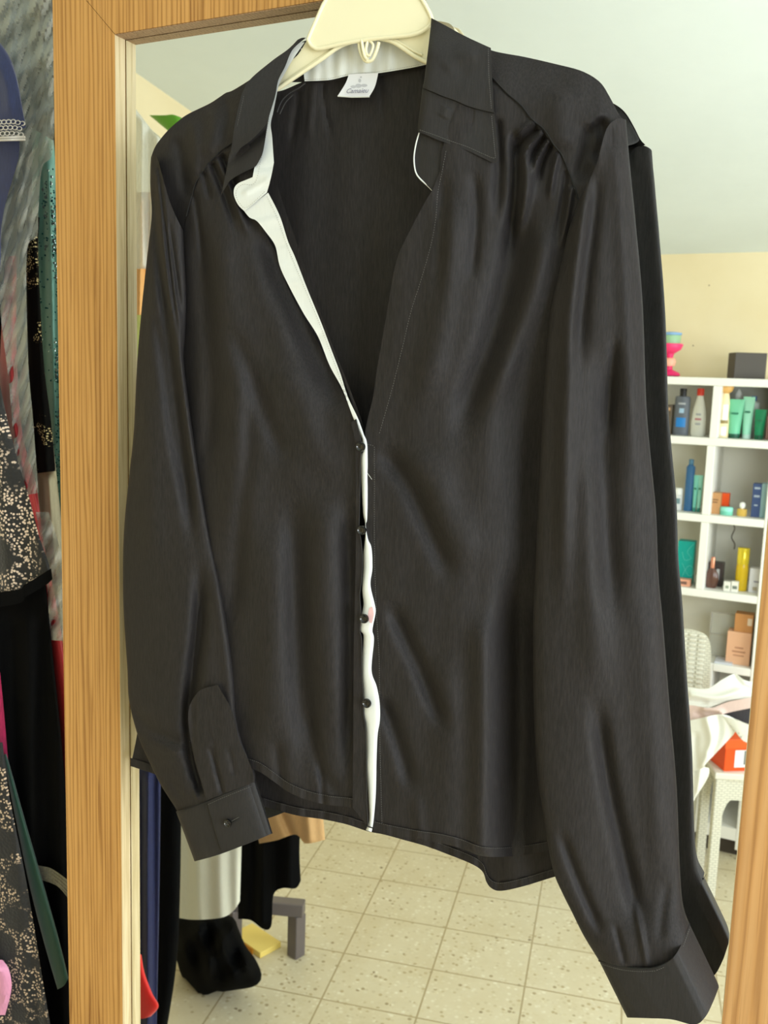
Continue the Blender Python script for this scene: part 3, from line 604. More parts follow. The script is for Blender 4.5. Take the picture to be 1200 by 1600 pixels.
stitches('stitching', [(421, 182), (415, 215), (408, 248), (398, 286), (380, 288), (370, 296), (369, 306), (375, 318), (386, 324), (416, 297)], lambda a, b: TS(a, b) + .0001, M['pin'], st, 3.6, 1.5, .00013)
# back of the collar stand behind the hanger
T = [(470, 76), (520, 62), (600, 54), (674, 56)]; B = [(476, 127), (515, 125), (547, 118), (590, 114.5), (640, 106.5), (670, 100)]
G = coons(T, B, [(470, 76), (476, 127)], [(674, 56), (670, 100)], 90, 24, True)
mb = MB(); sheet(mb, G, lambda a, b: .0265 + .0008 * np.sin(a / 5.5 + b / 20) * ss((130 - b) / 30) + .0005 * np.sin(a / 3.1), .0012); o = mb.build('collar_stand', M['white_cotton'], blouse); o['label'] = 'white inner collar stand at the back of the neck'
stitches('stitching', [(p[0], p[1] - 2.5) for p in B], .0272, M['pin'], o, 2.8, 1.4, .00014)
# collar, back part seen from behind in the mirror
G = coons([(455, 72), (520, 50), (600, 42), (676, 34)], [(440, 128), (515, 128), (600, 118), (690, 96)], [(455, 72), (440, 128)], [(676, 34), (690, 96)], 60, 20, True)
mb = MB(); sheet(mb, G, lambda a, b: .0215 + 0 * a, .0015)
# collar, left wing: upper part folded over the lower point
CL1 = coons([(465, 62), (472, 59), (478, 59)], [(360, 244), (378, 230), (398, 214), (418, 192)], [(465, 62), (450, 77), (425, 95), (390, 125), (377, 150), (367, 195), (360, 244)], [(478, 59), (457, 78), (445, 105), (435, 125), (430, 150), (421, 180), (418, 192)], 40, 90)
sheet(mb, CL1, lambda a, b: .0440 + .0145 * ss((b - 60) / 110) + .0050 * ss((b - 150) / 70) + .0008 * np.sin(a / 14 + b / 23), .0016)
CL2 = coons([(359, 238), (378, 224), (398, 208), (420, 184)], [(345, 306), (353, 292), (361, 281), (381, 269), (398, 261), (404, 253)], [(359, 238), (352, 275), (345, 306)], [(420, 184), (416, 207), (411, 237), (404, 253)], 40, 40)
sheet(mb, CL2, lambda a, b: .0590 + .0012 * ss((b - 230) / 60) + .0008 * np.sin(a / 10 + b / 14) - .0025 * np.exp(-(((b - 225) + (a - 390) * .85) / 10) ** 2), .0014)
CR1 = coons([(674, 28), (700, 42), (730, 58), (767, 75)], [(661, 137), (676, 143), (692, 150), (712, 157), (730, 165), (750, 171), (772, 176)], [(674, 28), (672, 50), (666, 100), (661, 137)], [(767, 75), (769, 120), (772, 176)], 60, 60)
def TC(a, b):
    u = np.clip((a - np.interp(b, [28, 100, 137, 207], [674, 666, 661, 652])) / 100, 0, 1)
    return .0470 + .0130 * ss((b - 28) / 60) - .0050 * u - .0040 * np.exp(-u / .05) + foldfield(a, b, [([(690, 110), (720, 90), (750, 80)], 12, .0012), ([(700, 70), (730, 130)], 14, -.0008)])
sheet(mb, CR1, lambda a, b: TC(a, b) + .0022 * ss((b - 90) / 60), .0018)
CR2 = coons([(661, 131), (692, 144), (730, 159), (772, 170)], [(654, 207), (667, 211), (680, 217), (705, 226), (730, 235), (755, 247), (771, 254), (779, 251)], [(661, 131), (656, 170), (652.5, 200), (654, 207)], [(772, 170), (776, 215), (779, 251)], 60, 50)
sheet(mb, CR2, lambda a, b: TC(a, b) + .0002 + .0010 * ss((b - 190) / 50) + foldfield(a, b, [([(738, 168), (737, 182), (734, 200)], 2.5, -.0015, (0, .5)), ([(700, 165), (690, 185)], 8, .0012)]), .0016)
collar = mb.build('collar', M['black_collar'], blouse)
stitches('stitching', [(763, 76), (764, 120), (768, 172)], lambda a, b: TC(a, b) + .0028, M['grey_thread'], collar, 3.4, 1.9, .00014)
stitches('stitching', [(656, 203), (682, 212), (706, 221), (732, 230), (756, 241), (773, 247), (773, 235), (768, 180)], lambda a, b: TC(a, b) + .0014, M['grey_thread'], collar, 3.4, 1.9, .00014)
stitches('stitching', [(381, 150), (371, 195), (364, 240)], .0612, M['grey_thread'], collar, 3.4, 1.9, .00012)
cord('edge', [(661, 137), (676, 143), (692, 150), (712, 157), (730, 165), (750, 171), (772, 176)], lambda a, b: TC(a, b), .0006, M['black_thread'], collar, lift=.0006)
# right stand flap with its white edge
FL = [(656, 204), (650, 225), (647, 245), (648, 262), (651, 272), (657, 280), (668, 290), (677, 299), (686, 304)]
G = coons([(656, 204), (702, 222)], [(677, 300), (686, 304)], FL[:-1], [(702, 222), (700, 235), (692, 275), (686, 304)], 24, 50, True)
mb = MB(); sheet(mb, G, lambda a, b: .0555 - .0015 * np.exp(-((a - 650) / 12) ** 2), .0012); fl = mb.build('collar_stand', M['black_collar'], blouse); fl['label'] = 'black collar stand flap with a white edge'
cord('piping', FL[:-1], 0.0548, .00055, M['white_cotton'], fl)
stitches('stitching', [(697, 236), (690, 272), (684, 302), (681, 340), (674, 380), (658, 437), (642, 487), (629, 542), (612, 610), (592, 680)], TFr, M['grey_thread'], blouse, 4, 2, .00014, lift=.0009)
stitches('stitching', [(585, 698), (585, 760), (585, 842), (586, 900), (588, 955), (592, 1020), (593, 1070), (594, 1180), (597, 1290)], TFr, M['grey_thread'], blouse, 3.6, 1.9, .00014, lift=.0009)
stitches('stitching', [(571, 693), (585, 697)], TFr, M['grey_thread'], blouse, 3.6, 1.9, .00014, lift=.0009)
# fold of the black button placket on the left front
PLL = [(548, 660), (555, 690), (556, 720), (556, 860), (553, 1000), (552, 1130), (551, 1262)]
PLR = [(556, 655), (564, 690), (563, 722), (562, 780), (561, 825), (564, 845), (566, 870), (565, 905), (562, 930), (564, 960), (562, 985), (565, 1000), (565, 1050), (567, 1080), (568, 1115), (571, 1135), (572, 1175), (573, 1250), (575, 1292)]
G = matchy(PLL, PLR, [((0, 6), (0, 18), 200)], 8, 0)
mb = MB(); sheet(mb, G, lambda a, b: .0598 + .0006 * np.sin(b / 15), .0010); mb.build('placket', M['black'], blouse)
cord('edge', PLR, .0596, .00045, M['black_collar'], blouse, n=150, lift=.0006)
for px, py in ((565, 698), (566.5, 828), (570.5, 966), (574.5, 1098)):
    b, P = button(px, py, .0612 if py > 900 else .0606, .0039, blouse)
mb = MB(); mb.tube([F(574, 739, .0600), F(581, 749, .0640)], .00018, 5); mb.build('loose_thread', M['white_cotton'], blouse)
# neck label
G = coons([(545, 116), (591, 114)], [(527.5, 150), (550, 151.5), (577, 151)], [(545, 116), (540, 130), (527.5, 150)], [(591, 114), (586, 135), (577, 151)], 24, 24, True)
def TL_(a, b): return .0285 + .0035 * ss((b - 115) / 36)
mb = MB(); sheet(mb, G, TL_, .0005); lab = mb.build('neck_label', M['label'], blouse); lab['label'] = 'white satin neck label with grey print'
mb = MB(); mb.tube(F(np.array([528., 550, 577]), np.array([150., 151.5, 151]), .0322), .0006, 6); mb.build('label_fold', M['white_cotton'], lab)
def text(s, P0, P1, up, size, m, parent, name='label_text', shear=0.0, depth=.00006):
    """text lying along P0->P1, reading side towards -Y"""
    c = bpy.data.curves.new(name, 'FONT'); c.body = s; c.size = size; c.align_x = 'CENTER'; c.align_y = 'CENTER'; c.extrude = depth; c.shear = shear
    o = bpy.data.objects.new(name, c); COL.objects.link(o); c.materials.append(m)
    P0 = Vector(P0); P1 = Vector(P1); x = (P1 - P0).normalized(); u = Vector(up); z = x.cross(u).normalized(); y = z.cross(x)
    mt = Matrix((x, y, z)).transposed().to_4x4(); mt.translation = (P0 + P1) / 2; o.matrix_world = mt
    bpy.context.view_layer.update()
    dg = bpy.context.evaluated_depsgraph_get(); me = bpy.data.meshes.new_from_object(o.evaluated_get(dg)); q = bpy.data.objects.new(name, me); COL.objects.link(q); q.matrix_world = mt
    if parent: q.parent = parent
    bpy.data.objects.remove(o); return q
a0 = F(541, 142.5, .0336); a1 = F(575, 141.5, .0336)
text('Camaieu', a0, a1, F(562, 120, .0296) - F(558, 142, .0332), .0056, M['label_print'], lab, shear=.25)
mb = MB()
def disc(px, py, rx, ry):
    n = 16; k = np.linspace(0, 2 * math.pi, n, endpoint=False); x = px + rx * np.cos(k); y = py + ry * np.sin(k); t = TL_(x, y) + .0002
    V = np.concatenate([F(x, y, t), F(x, y, t - .0001)]); mb.add(V, [tuple(range(n)), tuple(reversed(range(n, 2 * n)))])
disc(560, 134, 5, 3.2); disc(552, 135.5, 4.5, 2.2); disc(569, 133.5, 5, 2.4); disc(562, 126, 2.2, 3); disc(564, 120.5, 1.4, 1.4)
mb.build('label_logo', M['label_logo'], lab)
# overlocked inner seam near the left shoulder
for pl in ([(433, 175), (440, 158), (452, 146), (466, 138), (477, 130)], [(437, 178), (446, 160), (458, 148)]):
    cord('overlock_seam', pl, .0300, .0008, M['grey_thread'] if False else M['black_collar'], blouse, n=30)
    stitches('overlock_seam', pl, .0312, M['grey_thread'], blouse, 2.4, 1.2, .00016)
origin(blouse, tuple(F(570, 120, .036)))
#SPLIT_ROOM
# ------------------------------------------------------------------ materials for the room's contents
def lace(name, dark, light, sc=190, thr=(.30, .40), big=28, thr2=.5):
    m = mat(name, dark, .7, sheen=.2); n, l, b = nodes(m); v = texco(m, (1, .3, 1))
    vo = n.new('ShaderNodeTexVoronoi'); vo.inputs['Scale'].default_value = sc; l.new(v, vo.inputs['Vector'])
    holes_ = ramp(m, vo.outputs['Distance'], [(thr[0], (1, 1, 1)), (thr[1], (0, 0, 0))])
    vb = n.new('ShaderNodeTexVoronoi'); vb.inputs['Scale'].default_value = big; vb.inputs['Randomness'].default_value = .9
    nz = n.new('ShaderNodeTexNoise'); nz.inputs['Scale'].default_value = 60; l.new(v, nz.inputs['Vector'])
    mx = n.new('ShaderNodeMix'); mx.data_type = 'RGBA'; mx.inputs[0].default_value = .025; l.new(v, mx.inputs[6]); l.new(nz.outputs['Color'], mx.inputs[7]); l.new(mx.outputs[2], vb.inputs['Vector'])
    flowers = ramp(m, vb.outputs['Distance'], [(thr2 - .05, (0, 0, 0)), (thr2 + .05, (1, 1, 1))])
    k = mixc(m, 1.0, holes_, flowers, 'MULTIPLY'); base(m, mixc(m, k, dark, light)); bump(m, vo.outputs['Distance'], .5, .001)
    return m
def glitter(name, dark, light, big=22, sc=420):
    m = mat(name, dark, .9, spec=.1); n, l, b = nodes(m); v = texco(m, (1, .4, 1))
    vo = n.new('ShaderNodeTexVoronoi'); vo.inputs['Scale'].default_value = sc; l.new(v, vo.inputs['Vector'])
    k1 = ramp(m, vo.outputs['Distance'], [(.28, (1, 1, 1)), (.40, (0, 0, 0))])
    g = noise(m, v, big, 2, .5, 1.5); k2 = ramp(m, g, [(.53, (0, 0, 0)), (.58, (1, 1, 1))])
    base(m, mixc(m, mixc(m, 1.0, k1, k2, 'MULTIPLY'), dark, light)); return m
def film(name, tint, op=.25, bs=.9, sc=22):
    m = mat(name, tint, .2, spec=.6); n, l, b = nodes(m); v = texco(m, (1, 1, .8)); h = noise(m, v, sc, 4, .55, .2); bump(m, h, bs, .012)
    tr = n.new('ShaderNodeBsdfTransparent'); mx = n.new('ShaderNodeMixShader'); out = n['Material Output'] if 'Material Output' in n else n.new('ShaderNodeOutputMaterial')
    lw = n.new('ShaderNodeLayerWeight'); lw.inputs['Blend'].default_value = .35
    r = n.new('ShaderNodeMapRange'); r.inputs['To Min'].default_value = op; r.inputs['To Max'].default_value = .75; l.new(lw.outputs['Facing'], r.inputs['Value'])
    l.new(r.outputs[0], mx.inputs[0]); l.new(tr.outputs[0], mx.inputs[1]); l.new(b.outputs[0], mx.inputs[2]); l.new(mx.outputs[0], out.inputs['Surface'])
    return m
M['navy'] = cloth('navy_satin', srgb(34, 44, 84), .5, .3, 800, .12)
M['silver_lace'] = mat('silver_lace', srgb(196, 192, 186), .5, .2)
M['teal'] = cloth('teal_satin', srgb(122, 176, 168), .55, .2, 800, .05)
M['sequin'] = mat('sequin', srgb(190, 215, 215), .2, .7); M['bead'] = mat('teal_bead', srgb(22, 100, 108), .25, .3)
M['redsat'] = cloth('red_satin', srgb(150, 24, 30), .45, .2, 800, .1)
M['cream_cloth'] = cloth('sage_cream_cloth', srgb(168, 164, 138), .6, .2, 700, .05)
M['darkblack'] = cloth('deep_black_cloth', (.004, .004, .0042, 1), .95, 0, 700, .1, .06)
M['velvet'] = glitter('black_velvet_with_gold', (.003, .003, .003, 1), srgb(190, 176, 132))
M['lace'] = lace('black_lace_over_beige', (.010, .010, .011, 1), srgb(226, 204, 184), 300, (.34, .46), 20, .44)
M['lace2'] = lace('black_lace_over_skin', (.007, .007, .008, 1), srgb(196, 172, 146), 330, (.32, .44), 22, .42)
M['magenta'] = cloth('magenta_velvet', srgb(150, 14, 70), .8, .5, 500, .2)
M['green'] = cloth('dark_green_satin', srgb(4, 52, 40), .5, .2, 700, .08)
M['pink'] = cloth('pink_satin', srgb(206, 138, 170), .45, .2, 700, .05)
M['ribbon'] = cloth('sage_grosgrain', srgb(120, 114, 96), .6, .2, 900, .2)
M['film'] = film('clear_plastic_film', srgb(200, 206, 202), .15, .22, 10)
M['film2'] = film('clear_plastic_film_white', srgb(225, 228, 222), .45, .8, 14)

def garment(name, label, cat, T, B, L, R, t, m, bulge=.012, back=.01, folds=None, mapf=F, nu=36, nv=90, group=None, partname=None, parent=None):
    G = coons(T, B, L, R, nu, nv); mb = MB()
    if mapf is F: lens(mb, G, t, bulge, back, F, folds)
    else:
        e = np.clip(1 - (2 * np.linspace(0, 1, nu)[None, :] - 1) ** 2, 0, 1) ** .5; px, py = G[..., 0], G[..., 1]
        ff = foldfield(px, py, folds) if folds else 0
        yy = t(px, py) if callable(t) else t + 0 * px
        mb.shell(Rf(px, py, yy + bulge * e + ff * e ** .6 + .0005), Rf(px, py, yy - back * e - .0005))
    o = mb.build(name, m, parent)
    if label: tag(o, label, cat, group)
    return o
def vfolds(x0, x1, y0, y1, n, a, w, seed, slant=0.0):
    rs = random.Random(seed); out = []
    for k in range(n):
        x = x0 + (x1 - x0) * (k + .5) / n + rs.uniform(-.2, .2) * (x1 - x0) / n
        out.append(([(x, y0), (x + slant * .5 + rs.uniform(-3, 3), (y0 + y1) / 2), (x + slant, y1)], w, a * (1 if k % 2 else -1) * rs.uniform(.7, 1.2), (.05, .0)))
    return out

# clothes hanging beside the mirror on its left, seen directly
garment('dress', 'black backdrop added behind the rack clothes to fill the dark gap beside the mirror frame', 'dress', [(-300, -60), (190, -60)], [(-300, 1700), (220, 1700)], [(-300, -60), (-300, 800), (-300, 1700)], [(190, -60), (205, 800), (220, 1700)], -.275, M['darkblack'], .02, .02, folds=vfolds(-280, 200, 0, 1650, 14, .010, 12, 3), nu=80)  # sheet added as black backdrop, darkens the gap behind the clothes
garment('coat', 'dark grey green backdrop added behind the plastic film at the top of the rack', 'coat', [(-360, -60), (180, -60)], [(-360, 470), (50, 470)], [(-360, -60), (-360, 470)], [(180, -60), (170, 100), (86, 190), (70, 320), (50, 470)], -.215, cloth('grey_green_cloth', srgb(62, 72, 66), .8, .1, 500, .1), .012, .01, folds=vfolds(-40, 80, -40, 460, 4, .008, 12, 41))  # backdrop cloth added to darken what shows through the film
o = garment('jacket', 'dark navy jacket shoulder at the top behind the plastic film', 'jacket', [(52, -30), (110, -30)], [(60, 60), (110, 60)], [(52, -30), (60, 60)], [(110, -30), (110, 60)], -.19, cloth('dark_navy', srgb(22, 26, 44), .7), .01, .01)
teal = garment('dress', 'teal satin dress with sequins and beads beside the oak frame', 'dress', [(50, 200), (84, 220)], [(92, 1000), (125, 1000)], [(50, 200), (52, 390), (66, 600), (82, 800), (92, 1000)], [(84, 220), (100, 420), (108, 600), (118, 800), (125, 1000)], -.155, M['teal'], .012, .01, folds=vfolds(60, 100, 250, 980, 4, .004, 6, 5, 14))
rs = random.Random(11)
def onlens(px, py): return -.155 + .0105
def scatter(name, m, n, cl, r0, r1, lift, parent, stuff=True):
    mb = MB()
    for k in range(n):
        cx, cy, sx, sy = cl[rs.randrange(len(cl))]
        px = cx + rs.gauss(0, sx); py = cy + rs.gauss(0, sy); P = F(px, py, -.155 + .012 + lift); r = rs.uniform(r0, r1)
        mb.lathe([(r * .35, 0), (r, .0002), (r * .9, .0009), (r * .4, .0009), (0.0001, .0006)], (0, 0, 0), 8)
        V = mb.v[-1]; a = rs.uniform(-.8, .8); V2 = np.stack([V[:, 0], -V[:, 2], V[:, 1]], -1); mb.v[-1] = V2 + P
    o = mb.build(name, m, parent); o['kind'] = 'stuff'; return o
cl = [(76, 310, 6, 30), (84, 340, 6, 26), (84, 380, 7, 14), (92, 440, 5, 40), (90, 560, 8, 22), (92, 640, 6, 50), (95, 590, 5, 30)]
scatter('sequins', M['sequin'], 170, cl, .0011, .0022, .0008, teal)
scatter('beads', M['bead'], 420, cl + [(70, 460, 10, 50), (92, 720, 5, 30)], .0006, .0013, .0008, teal)
vel = garment('dress', 'black velvet dress with gold thread flowers between the red and teal garments', 'dress', [(40, 330), (62, 340)], [(46, 741), (87, 736)], [(40, 330), (40, 400), (43, 560), (46, 741)], [(62, 340), (60, 400), (68, 560), (80, 660), (87, 736)], -.112, M['velvet'], .010, .01, folds=vfolds(45, 75, 400, 740, 3, .003, 7, 8, 12))
garment('dress', 'sage cream dress hem hanging below the black velvet dress', 'dress', [(50, 700), (84, 700)], [(80, 1010), (118, 1000)], [(50, 700), (66, 850), (80, 1010)], [(84, 700), (100, 850), (118, 1000)], -.120, M['cream_cloth'], .008, .01, folds=vfolds(62, 90, 740, 1000, 3, .004, 5, 4, 22))
garment('dress', 'red satin dress inside the hanging clear plastic film', 'dress', [(8, 400), (26, 400)], [(70, 1300), (125, 1300)], [(8, 400), (3, 560), (6, 640), (24, 740), (45, 830), (66, 960), (88, 1100), (104, 1300)], [(26, 400), (28, 560), (38, 680), (60, 760), (72, 850), (92, 940), (118, 1100), (140, 1300)], -.092, M['redsat'], .010, .01, folds=[([(18, 480), (20, 640), (45, 780), (70, 900)], 6, .006), ([(32, 640), (60, 800), (84, 930)], 4, -.004)])
blk = garment('skirt', 'long black skirt below the scalloped black lace sleeve hem', 'skirt', [(-240, 900), (72, 915)], [(-240, 1700), (118, 1700)], [(-240, 900), (-240, 1700)], [(72, 915), (84, 1040), (98, 1180), (112, 1400), (118, 1700)], -.070, M['darkblack'], .016, .012, folds=vfolds(-40, 100, 950, 1700, 6, .008, 10, 6, 12), nu=100)
garment('jacket', 'magenta velvet jacket edge beside the long black skirt', 'jacket', [(-280, 1040), (0, 1050)], [(-280, 1210), (14, 1205)], [(-280, 1040), (-280, 1210)], [(0, 1050), (6, 1110), (14, 1205)], -.045, M['magenta'], .012, .01)
garment('sash', 'sage grosgrain ribbon loop hanging against the black skirt', 'ribbon', [(58, 1352), (64, 1353), (82, 1358), (110, 1378)], [(60, 1374), (68, 1376), (90, 1385), (110, 1408)], [(58, 1352), (60, 1374)], [(110, 1378), (110, 1408)], -.052, M['ribbon'], .002, .001, nu=30, nv=14, folds=[([(60, 1350 + k * 5), (82, 1358 + k * 5), (110, 1380 + k * 6)], 1.2, .0015, (0, 0)) for k in range(6)])
gr = garment('dress', 'dark green satin dress fold hanging between black lace and black skirt', 'dress', [(4, 1180), (10, 1178)], [(90, 1546), (100, 1540), (107, 1528)], [(4, 1180), (22, 1270), (45, 1380), (68, 1470), (90, 1546)], [(10, 1178), (40, 1285), (66, 1375), (90, 1460), (107, 1528)], -.040, M['green'], .006, .005)
lc2 = garment('dress', 'black lace dress over beige lining in the lower left corner', 'dress', [(-320, 1150), (4, 1160)], [(-320, 1700), (96, 1700)], [(-320, 1150), (-320, 1700)], [(4, 1160), (14, 1240), (36, 1350), (52, 1440), (68, 1540), (96, 1700)], -.026, M['lace2'], .014, .01, folds=vfolds(-240, 60, 1200, 1680, 5, .006, 9, 9, 30), nu=100)
garment('dress', 'pink satin dress frill at the lowest left corner', 'dress', [(-240, 1490), (4, 1500)], [(-240, 1590), (8, 1586)], [(-240, 1490), (-240, 1590)], [(4, 1500), (14, 1515), (18, 1545), (8, 1586)], -.008, M['pink'], .010, .006, folds=[([(-10, 1500), (6, 1530), (4, 1580)], 4, .004)])
lsl = garment('blouse', 'black lace blouse sleeve over beige lining with a velvet hem band', 'blouse', [(-320, 560), (-6, 570)], [(-320, 965), (0, 935), (40, 922), (80, 902)], [(-320, 560), (-320, 965)], [(-6, 570), (8, 640), (28, 720), (46, 780), (62, 840), (76, 880), (80, 902)], -.050, M['lace'], .014, .01, folds=vfolds(-50, 50, 620, 930, 3, .005, 14, 12, 20), nu=100)
G = coons([(-320, 952), (0, 925), (40, 912), (80, 888)], [(-320, 976), (0, 948), (40, 932), (72, 914), (82, 905)], [(-320, 952), (-320, 976)], [(80, 888), (82, 905)], 50, 8); mb = MB(); sheet(mb, G, -.0285 + 0 * G[..., 0] - .012 * ss((G[..., 0] - 30) / 55), .004); mb.build('hem_band', M['darkblack'], lsl)
nav = garment('dress', 'navy satin dress with silver lace trimmed cap sleeve at top left', 'dress', [(-360, 60), (-2, 64)], [(-360, 215), (0, 205), (38, 192)], [(-360, 60), (-360, 215)], [(-2, 64), (12, 84), (24, 112), (32, 150), (38, 192)], -.032, M['navy'], .014, .012, folds=[([(-10, 80), (10, 130), (18, 190)], 7, .003), ([(-40, 80), (-20, 140), (-10, 190)], 9, -.004)], nu=90)
garment('bodice', None, None, [(-360, 205), (0, 210), (18, 214)], [(-360, 470), (-10, 480)], [(-360, 205), (-360, 470)], [(18, 214), (20, 250), (4, 330), (0, 420), (-10, 480)], -.040, M['navy'], .006, .006, parent=nav)
mb = MB()
def ring(cx, cy, r, t, w):
    k = np.linspace(0, 2 * math.pi, 13); mb.tube(F(cx + r * np.cos(k), cy + r * .85 * np.sin(k), t + 0 * k), w, 5)
for row in range(3):
    for k in range(-10, 6):
        x = -1 + k * 7.2 + row * 2.5; c = x * x * .004 if x > 0 else 0
        if x < 37: ring(x, 191 + row * 9 + (abs(x) * -.05) + (x > 20) * (x - 20) * .25, 3.8, -.0170 - .010 * ss((x - 10) / 28), .0006)
for q in (215, 219):
    xs = np.linspace(-320, 39, 40); mb.tube(F(xs, q - .05 * xs + .004 * np.clip(xs, 0, 99) ** 1.5, -.0165 - .010 * ss((xs - 10) / 28)), .0012, 6)
mb.build('lace_trim', M['silver_lace'], nav)
# clear film over the hanging clothes: one crumpled sheet down the rack
bag = MB(); rsn = np.random.RandomState(4)
G = coons([(-240, -50), (40, -50), (84, -50)], [(28, 775), (50, 772), (60, 770)], [(-240, -50), (-50, 150), (-5, 330), (0, 480), (14, 600), (28, 775)], [(84, -50), (84, 130), (83, 236), (66, 262), (60, 330), (58, 370), (42, 395), (44, 560), (52, 660), (60, 770)], 70, 200)
px, py = G[..., 0], G[..., 1]; tt = -.074 + .008 * np.sin(px / 13 + py / 37) * np.cos(py / 29 - px / 21) + .006 * np.abs(np.sin(px / 5 + py / 17)) + .004 * np.sin(py / 7 + px / 9)
A = F(px, py, tt + .01 * ss((300 - py) / 200)); B = F(px, py, tt + .01 * ss((300 - py) / 200) - .0003); bag.shell(A, B)
bg = bag.build('garment_bag', M['film'], None); tag(bg, 'crumpled clear plastic garment bag draped over the hanging clothes left of the mirror', 'garment bag')
G = coons([(56, 800), (76, 800)], [(78, 1000), (104, 1002)], [(56, 800), (72, 900), (78, 1000)], [(76, 800), (98, 880), (104, 1002)], 30, 60)
px, py = G[..., 0], G[..., 1]; tt = -.075 + .005 * np.sin(px / 5 + py / 11) + .004 * np.sin(py / 6)
mb = MB(); mb.shell(F(px, py, tt), F(px, py, tt - .0003)); tag(mb.build('garment_bag', M['film']), 'small torn end of clear plastic film above the red fabric beside the frame', 'garment bag')
# the rail they hang from
mb = MB(); mb.tube([(-1.50, .20, 2.08), (-.60, .20, 2.08)], .012, 12)
rail = mb.build('rail', mat('chrome_rail', (.6, .6, .6), .25, 1.0)); tag(rail, 'chrome garment rail above the hanging clothes left of the mirror', 'garment rail')

# ------------------------------------------------------------------ behind the viewer, seen in the mirror
YS = -2.35
def bx(px, py): return Rf(px, py, YS)
ZSH = [float(RfX(1140, p, 1, YS)[2]) for p in (591, 686, 808, 927, 1041)]
shelf = thing('shelf_unit', 'white wall shelf unit of open cells holding toiletries, seen in the mirror', 'shelf')
X0, X1 = -.95, -.205; TH = .024
mb = MB(); mb.box((X0, YW + .002, ZSH[0] - TH), (X1, YS, ZSH[0])); mb.build('top_board', M['shelf'], shelf, smooth=False, bevel=.002)
for z in ZSH[1:4]:
    mb = MB(); mb.box((X0, YW + .014, z - TH), (X1, YS - .001, z)); mb.build('shelf_board', M['shelf'], shelf, smooth=False, bevel=.002)
xd5 = float(bx(1113, 1050)[0])
mb = MB(); mb.box((xd5, YW + .014, ZSH[4] - TH), (X1, YS - .001, ZSH[4])); mb.build('shelf_board', M['shelf'], shelf, smooth=False, bevel=.002)
mb = MB(); mb.box((xd5 - .022, YW + .014, .10), (xd5, YS - .002, ZSH[4])); mb.build('divider', M['shelf'], shelf, smooth=False, bevel=.002)
for px, pyy, a, b_ in ((1118, 638, 0, 1), (1107, 745, 1, 2), (1097.5, 862, 2, 3)):
    xc = float(bx(px, pyy)[0]); mb = MB(); mb.box((xc - .012, YW + .014, ZSH[b_]), (xc + .012, YS - .002, ZSH[a] - TH)); mb.build('divider', M['shelf'], shelf, smooth=False, bevel=.002)
for x in (X0 - .02, X1):
    mb = MB(); mb.box((x, YW + .002, .03), (x + .02, YS, ZSH[0])); mb.build('side_panel', M['shelf'], shelf, smooth=False, bevel=.002)
mb = MB(); mb.box((X0, YW + .002, .05), (X1, YW + .013, ZSH[0] - TH)); mb.build('back_panel', M['wall_white'], shelf, smooth=False)
mb = MB(); mb.box((X0, YW + .014, .06), (X1, YS, .10)); mb.build('bottom_board', M['shelf'], shelf, smooth=False)
mb = MB(); mb.box((X0 - .01, YW + .03, 0), (X1 + .01, YS - .03, .05)); mb.build('plinth', M['skirting'], shelf, smooth=False)
origin(shelf, (-.58, -2.47, 0))

def P(r, g, b, ro=.45, me=0.0): 
    k = 'p%d_%d_%d_%d_%d' % (r, g, b, ro * 100, me * 100)
    if k not in M: M[k] = mat('paint_' + k[1:], srgb(r, g, b), ro, me)
    return M[k]
def spot(px, z, dy): # x and foot on a shelf at pixel column
    y = YS - dy; return y
def carton(name, label, cat, x0, x1, ytop, z, dy, dep, m, rot=0.0, marks=None, face=None):
    y = YS - dy; ym = z
    a = Rf(x0, ytop, y); b = Rf(x1, ytop, y); zt = float((a[2] + b[2]) / 2)
    mb = MB(); mb.box((a[0], y - dep, z + .0003), (b[0], y, zt), rot); o = mb.build(name, m, None, smooth=False, bevel=.001); tag(o, label, cat)
    if marks:
        for (u0, u1, v0, v1, mm) in marks:
            mb = MB(); X = a[0] + (b[0] - a[0]) * np.array([u0, u1]); Z = zt + (z - zt) * np.array([v0, v1])
            piv = [(a[0] + b[0]) / 2, y - dep / 2, 0.0]
            mb.box((X[0], y, Z[1]), (X[1], y + .0006, Z[0]), rot, piv); mb.build('print', mm, o, smooth=False)
    return o
def bottle(name, label, cat, x0, x1, ytop, z, dy, m, prof, cap=None, capm=None, flat=.6, marks=None):
    """prof: list of (radius share, height share); the cap takes the top"""
    y = YS - dy; a = Rf(x0, ytop, y); b = Rf(x1, ytop, y); zt = float((a[2] + b[2]) / 2); xc = float((a[0] + b[0]) / 2); r = float(b[0] - a[0]) / 2; h = zt - z - .0003
    yc = y - r * flat
    mb = MB(); mb.lathe([(r * p, h * q) for p, q in prof], (xc, yc, z + .0003), 20, 1, flat); o = mb.build(name, m); tag(o, label, cat)
    if cap:
        mb = MB(); mb.lathe([(r * p, h * q) for p, q in cap], (xc, yc, z + .0003), 18, 1, max(flat, .8)); mb.build('cap', capm, o)
    if marks:
        for (u0, u1, v0, v1, mm) in marks:
            hh = h * (1 - np.array([v0, v1])); mb = MB(); n = 8; A = []
            pr = np.array(prof)
            for zz in hh:
                rr = r * np.interp(zz / h, pr[:, 1], pr[:, 0]); row = []
                for u in np.linspace(u0, u1, n):
                    s = (u * 2 - 1); row.append((xc + r * s, yc + flat * math.sqrt(max(rr * rr - (r * s) ** 2, 0)) + .0006, z + zz))
                A.append(row)
            A = np.array(A); mb.shell(A, A - np.array([0, .0008, 0])); mb.build('print', mm, o)
    return o
BOT = [(.9, 0), (1, .03), (1, .80), (.92, .85), (.4, .88), (.4, .90)]
CAPT = [(.45, .89), (.45, .99), (.40, 1.0)]
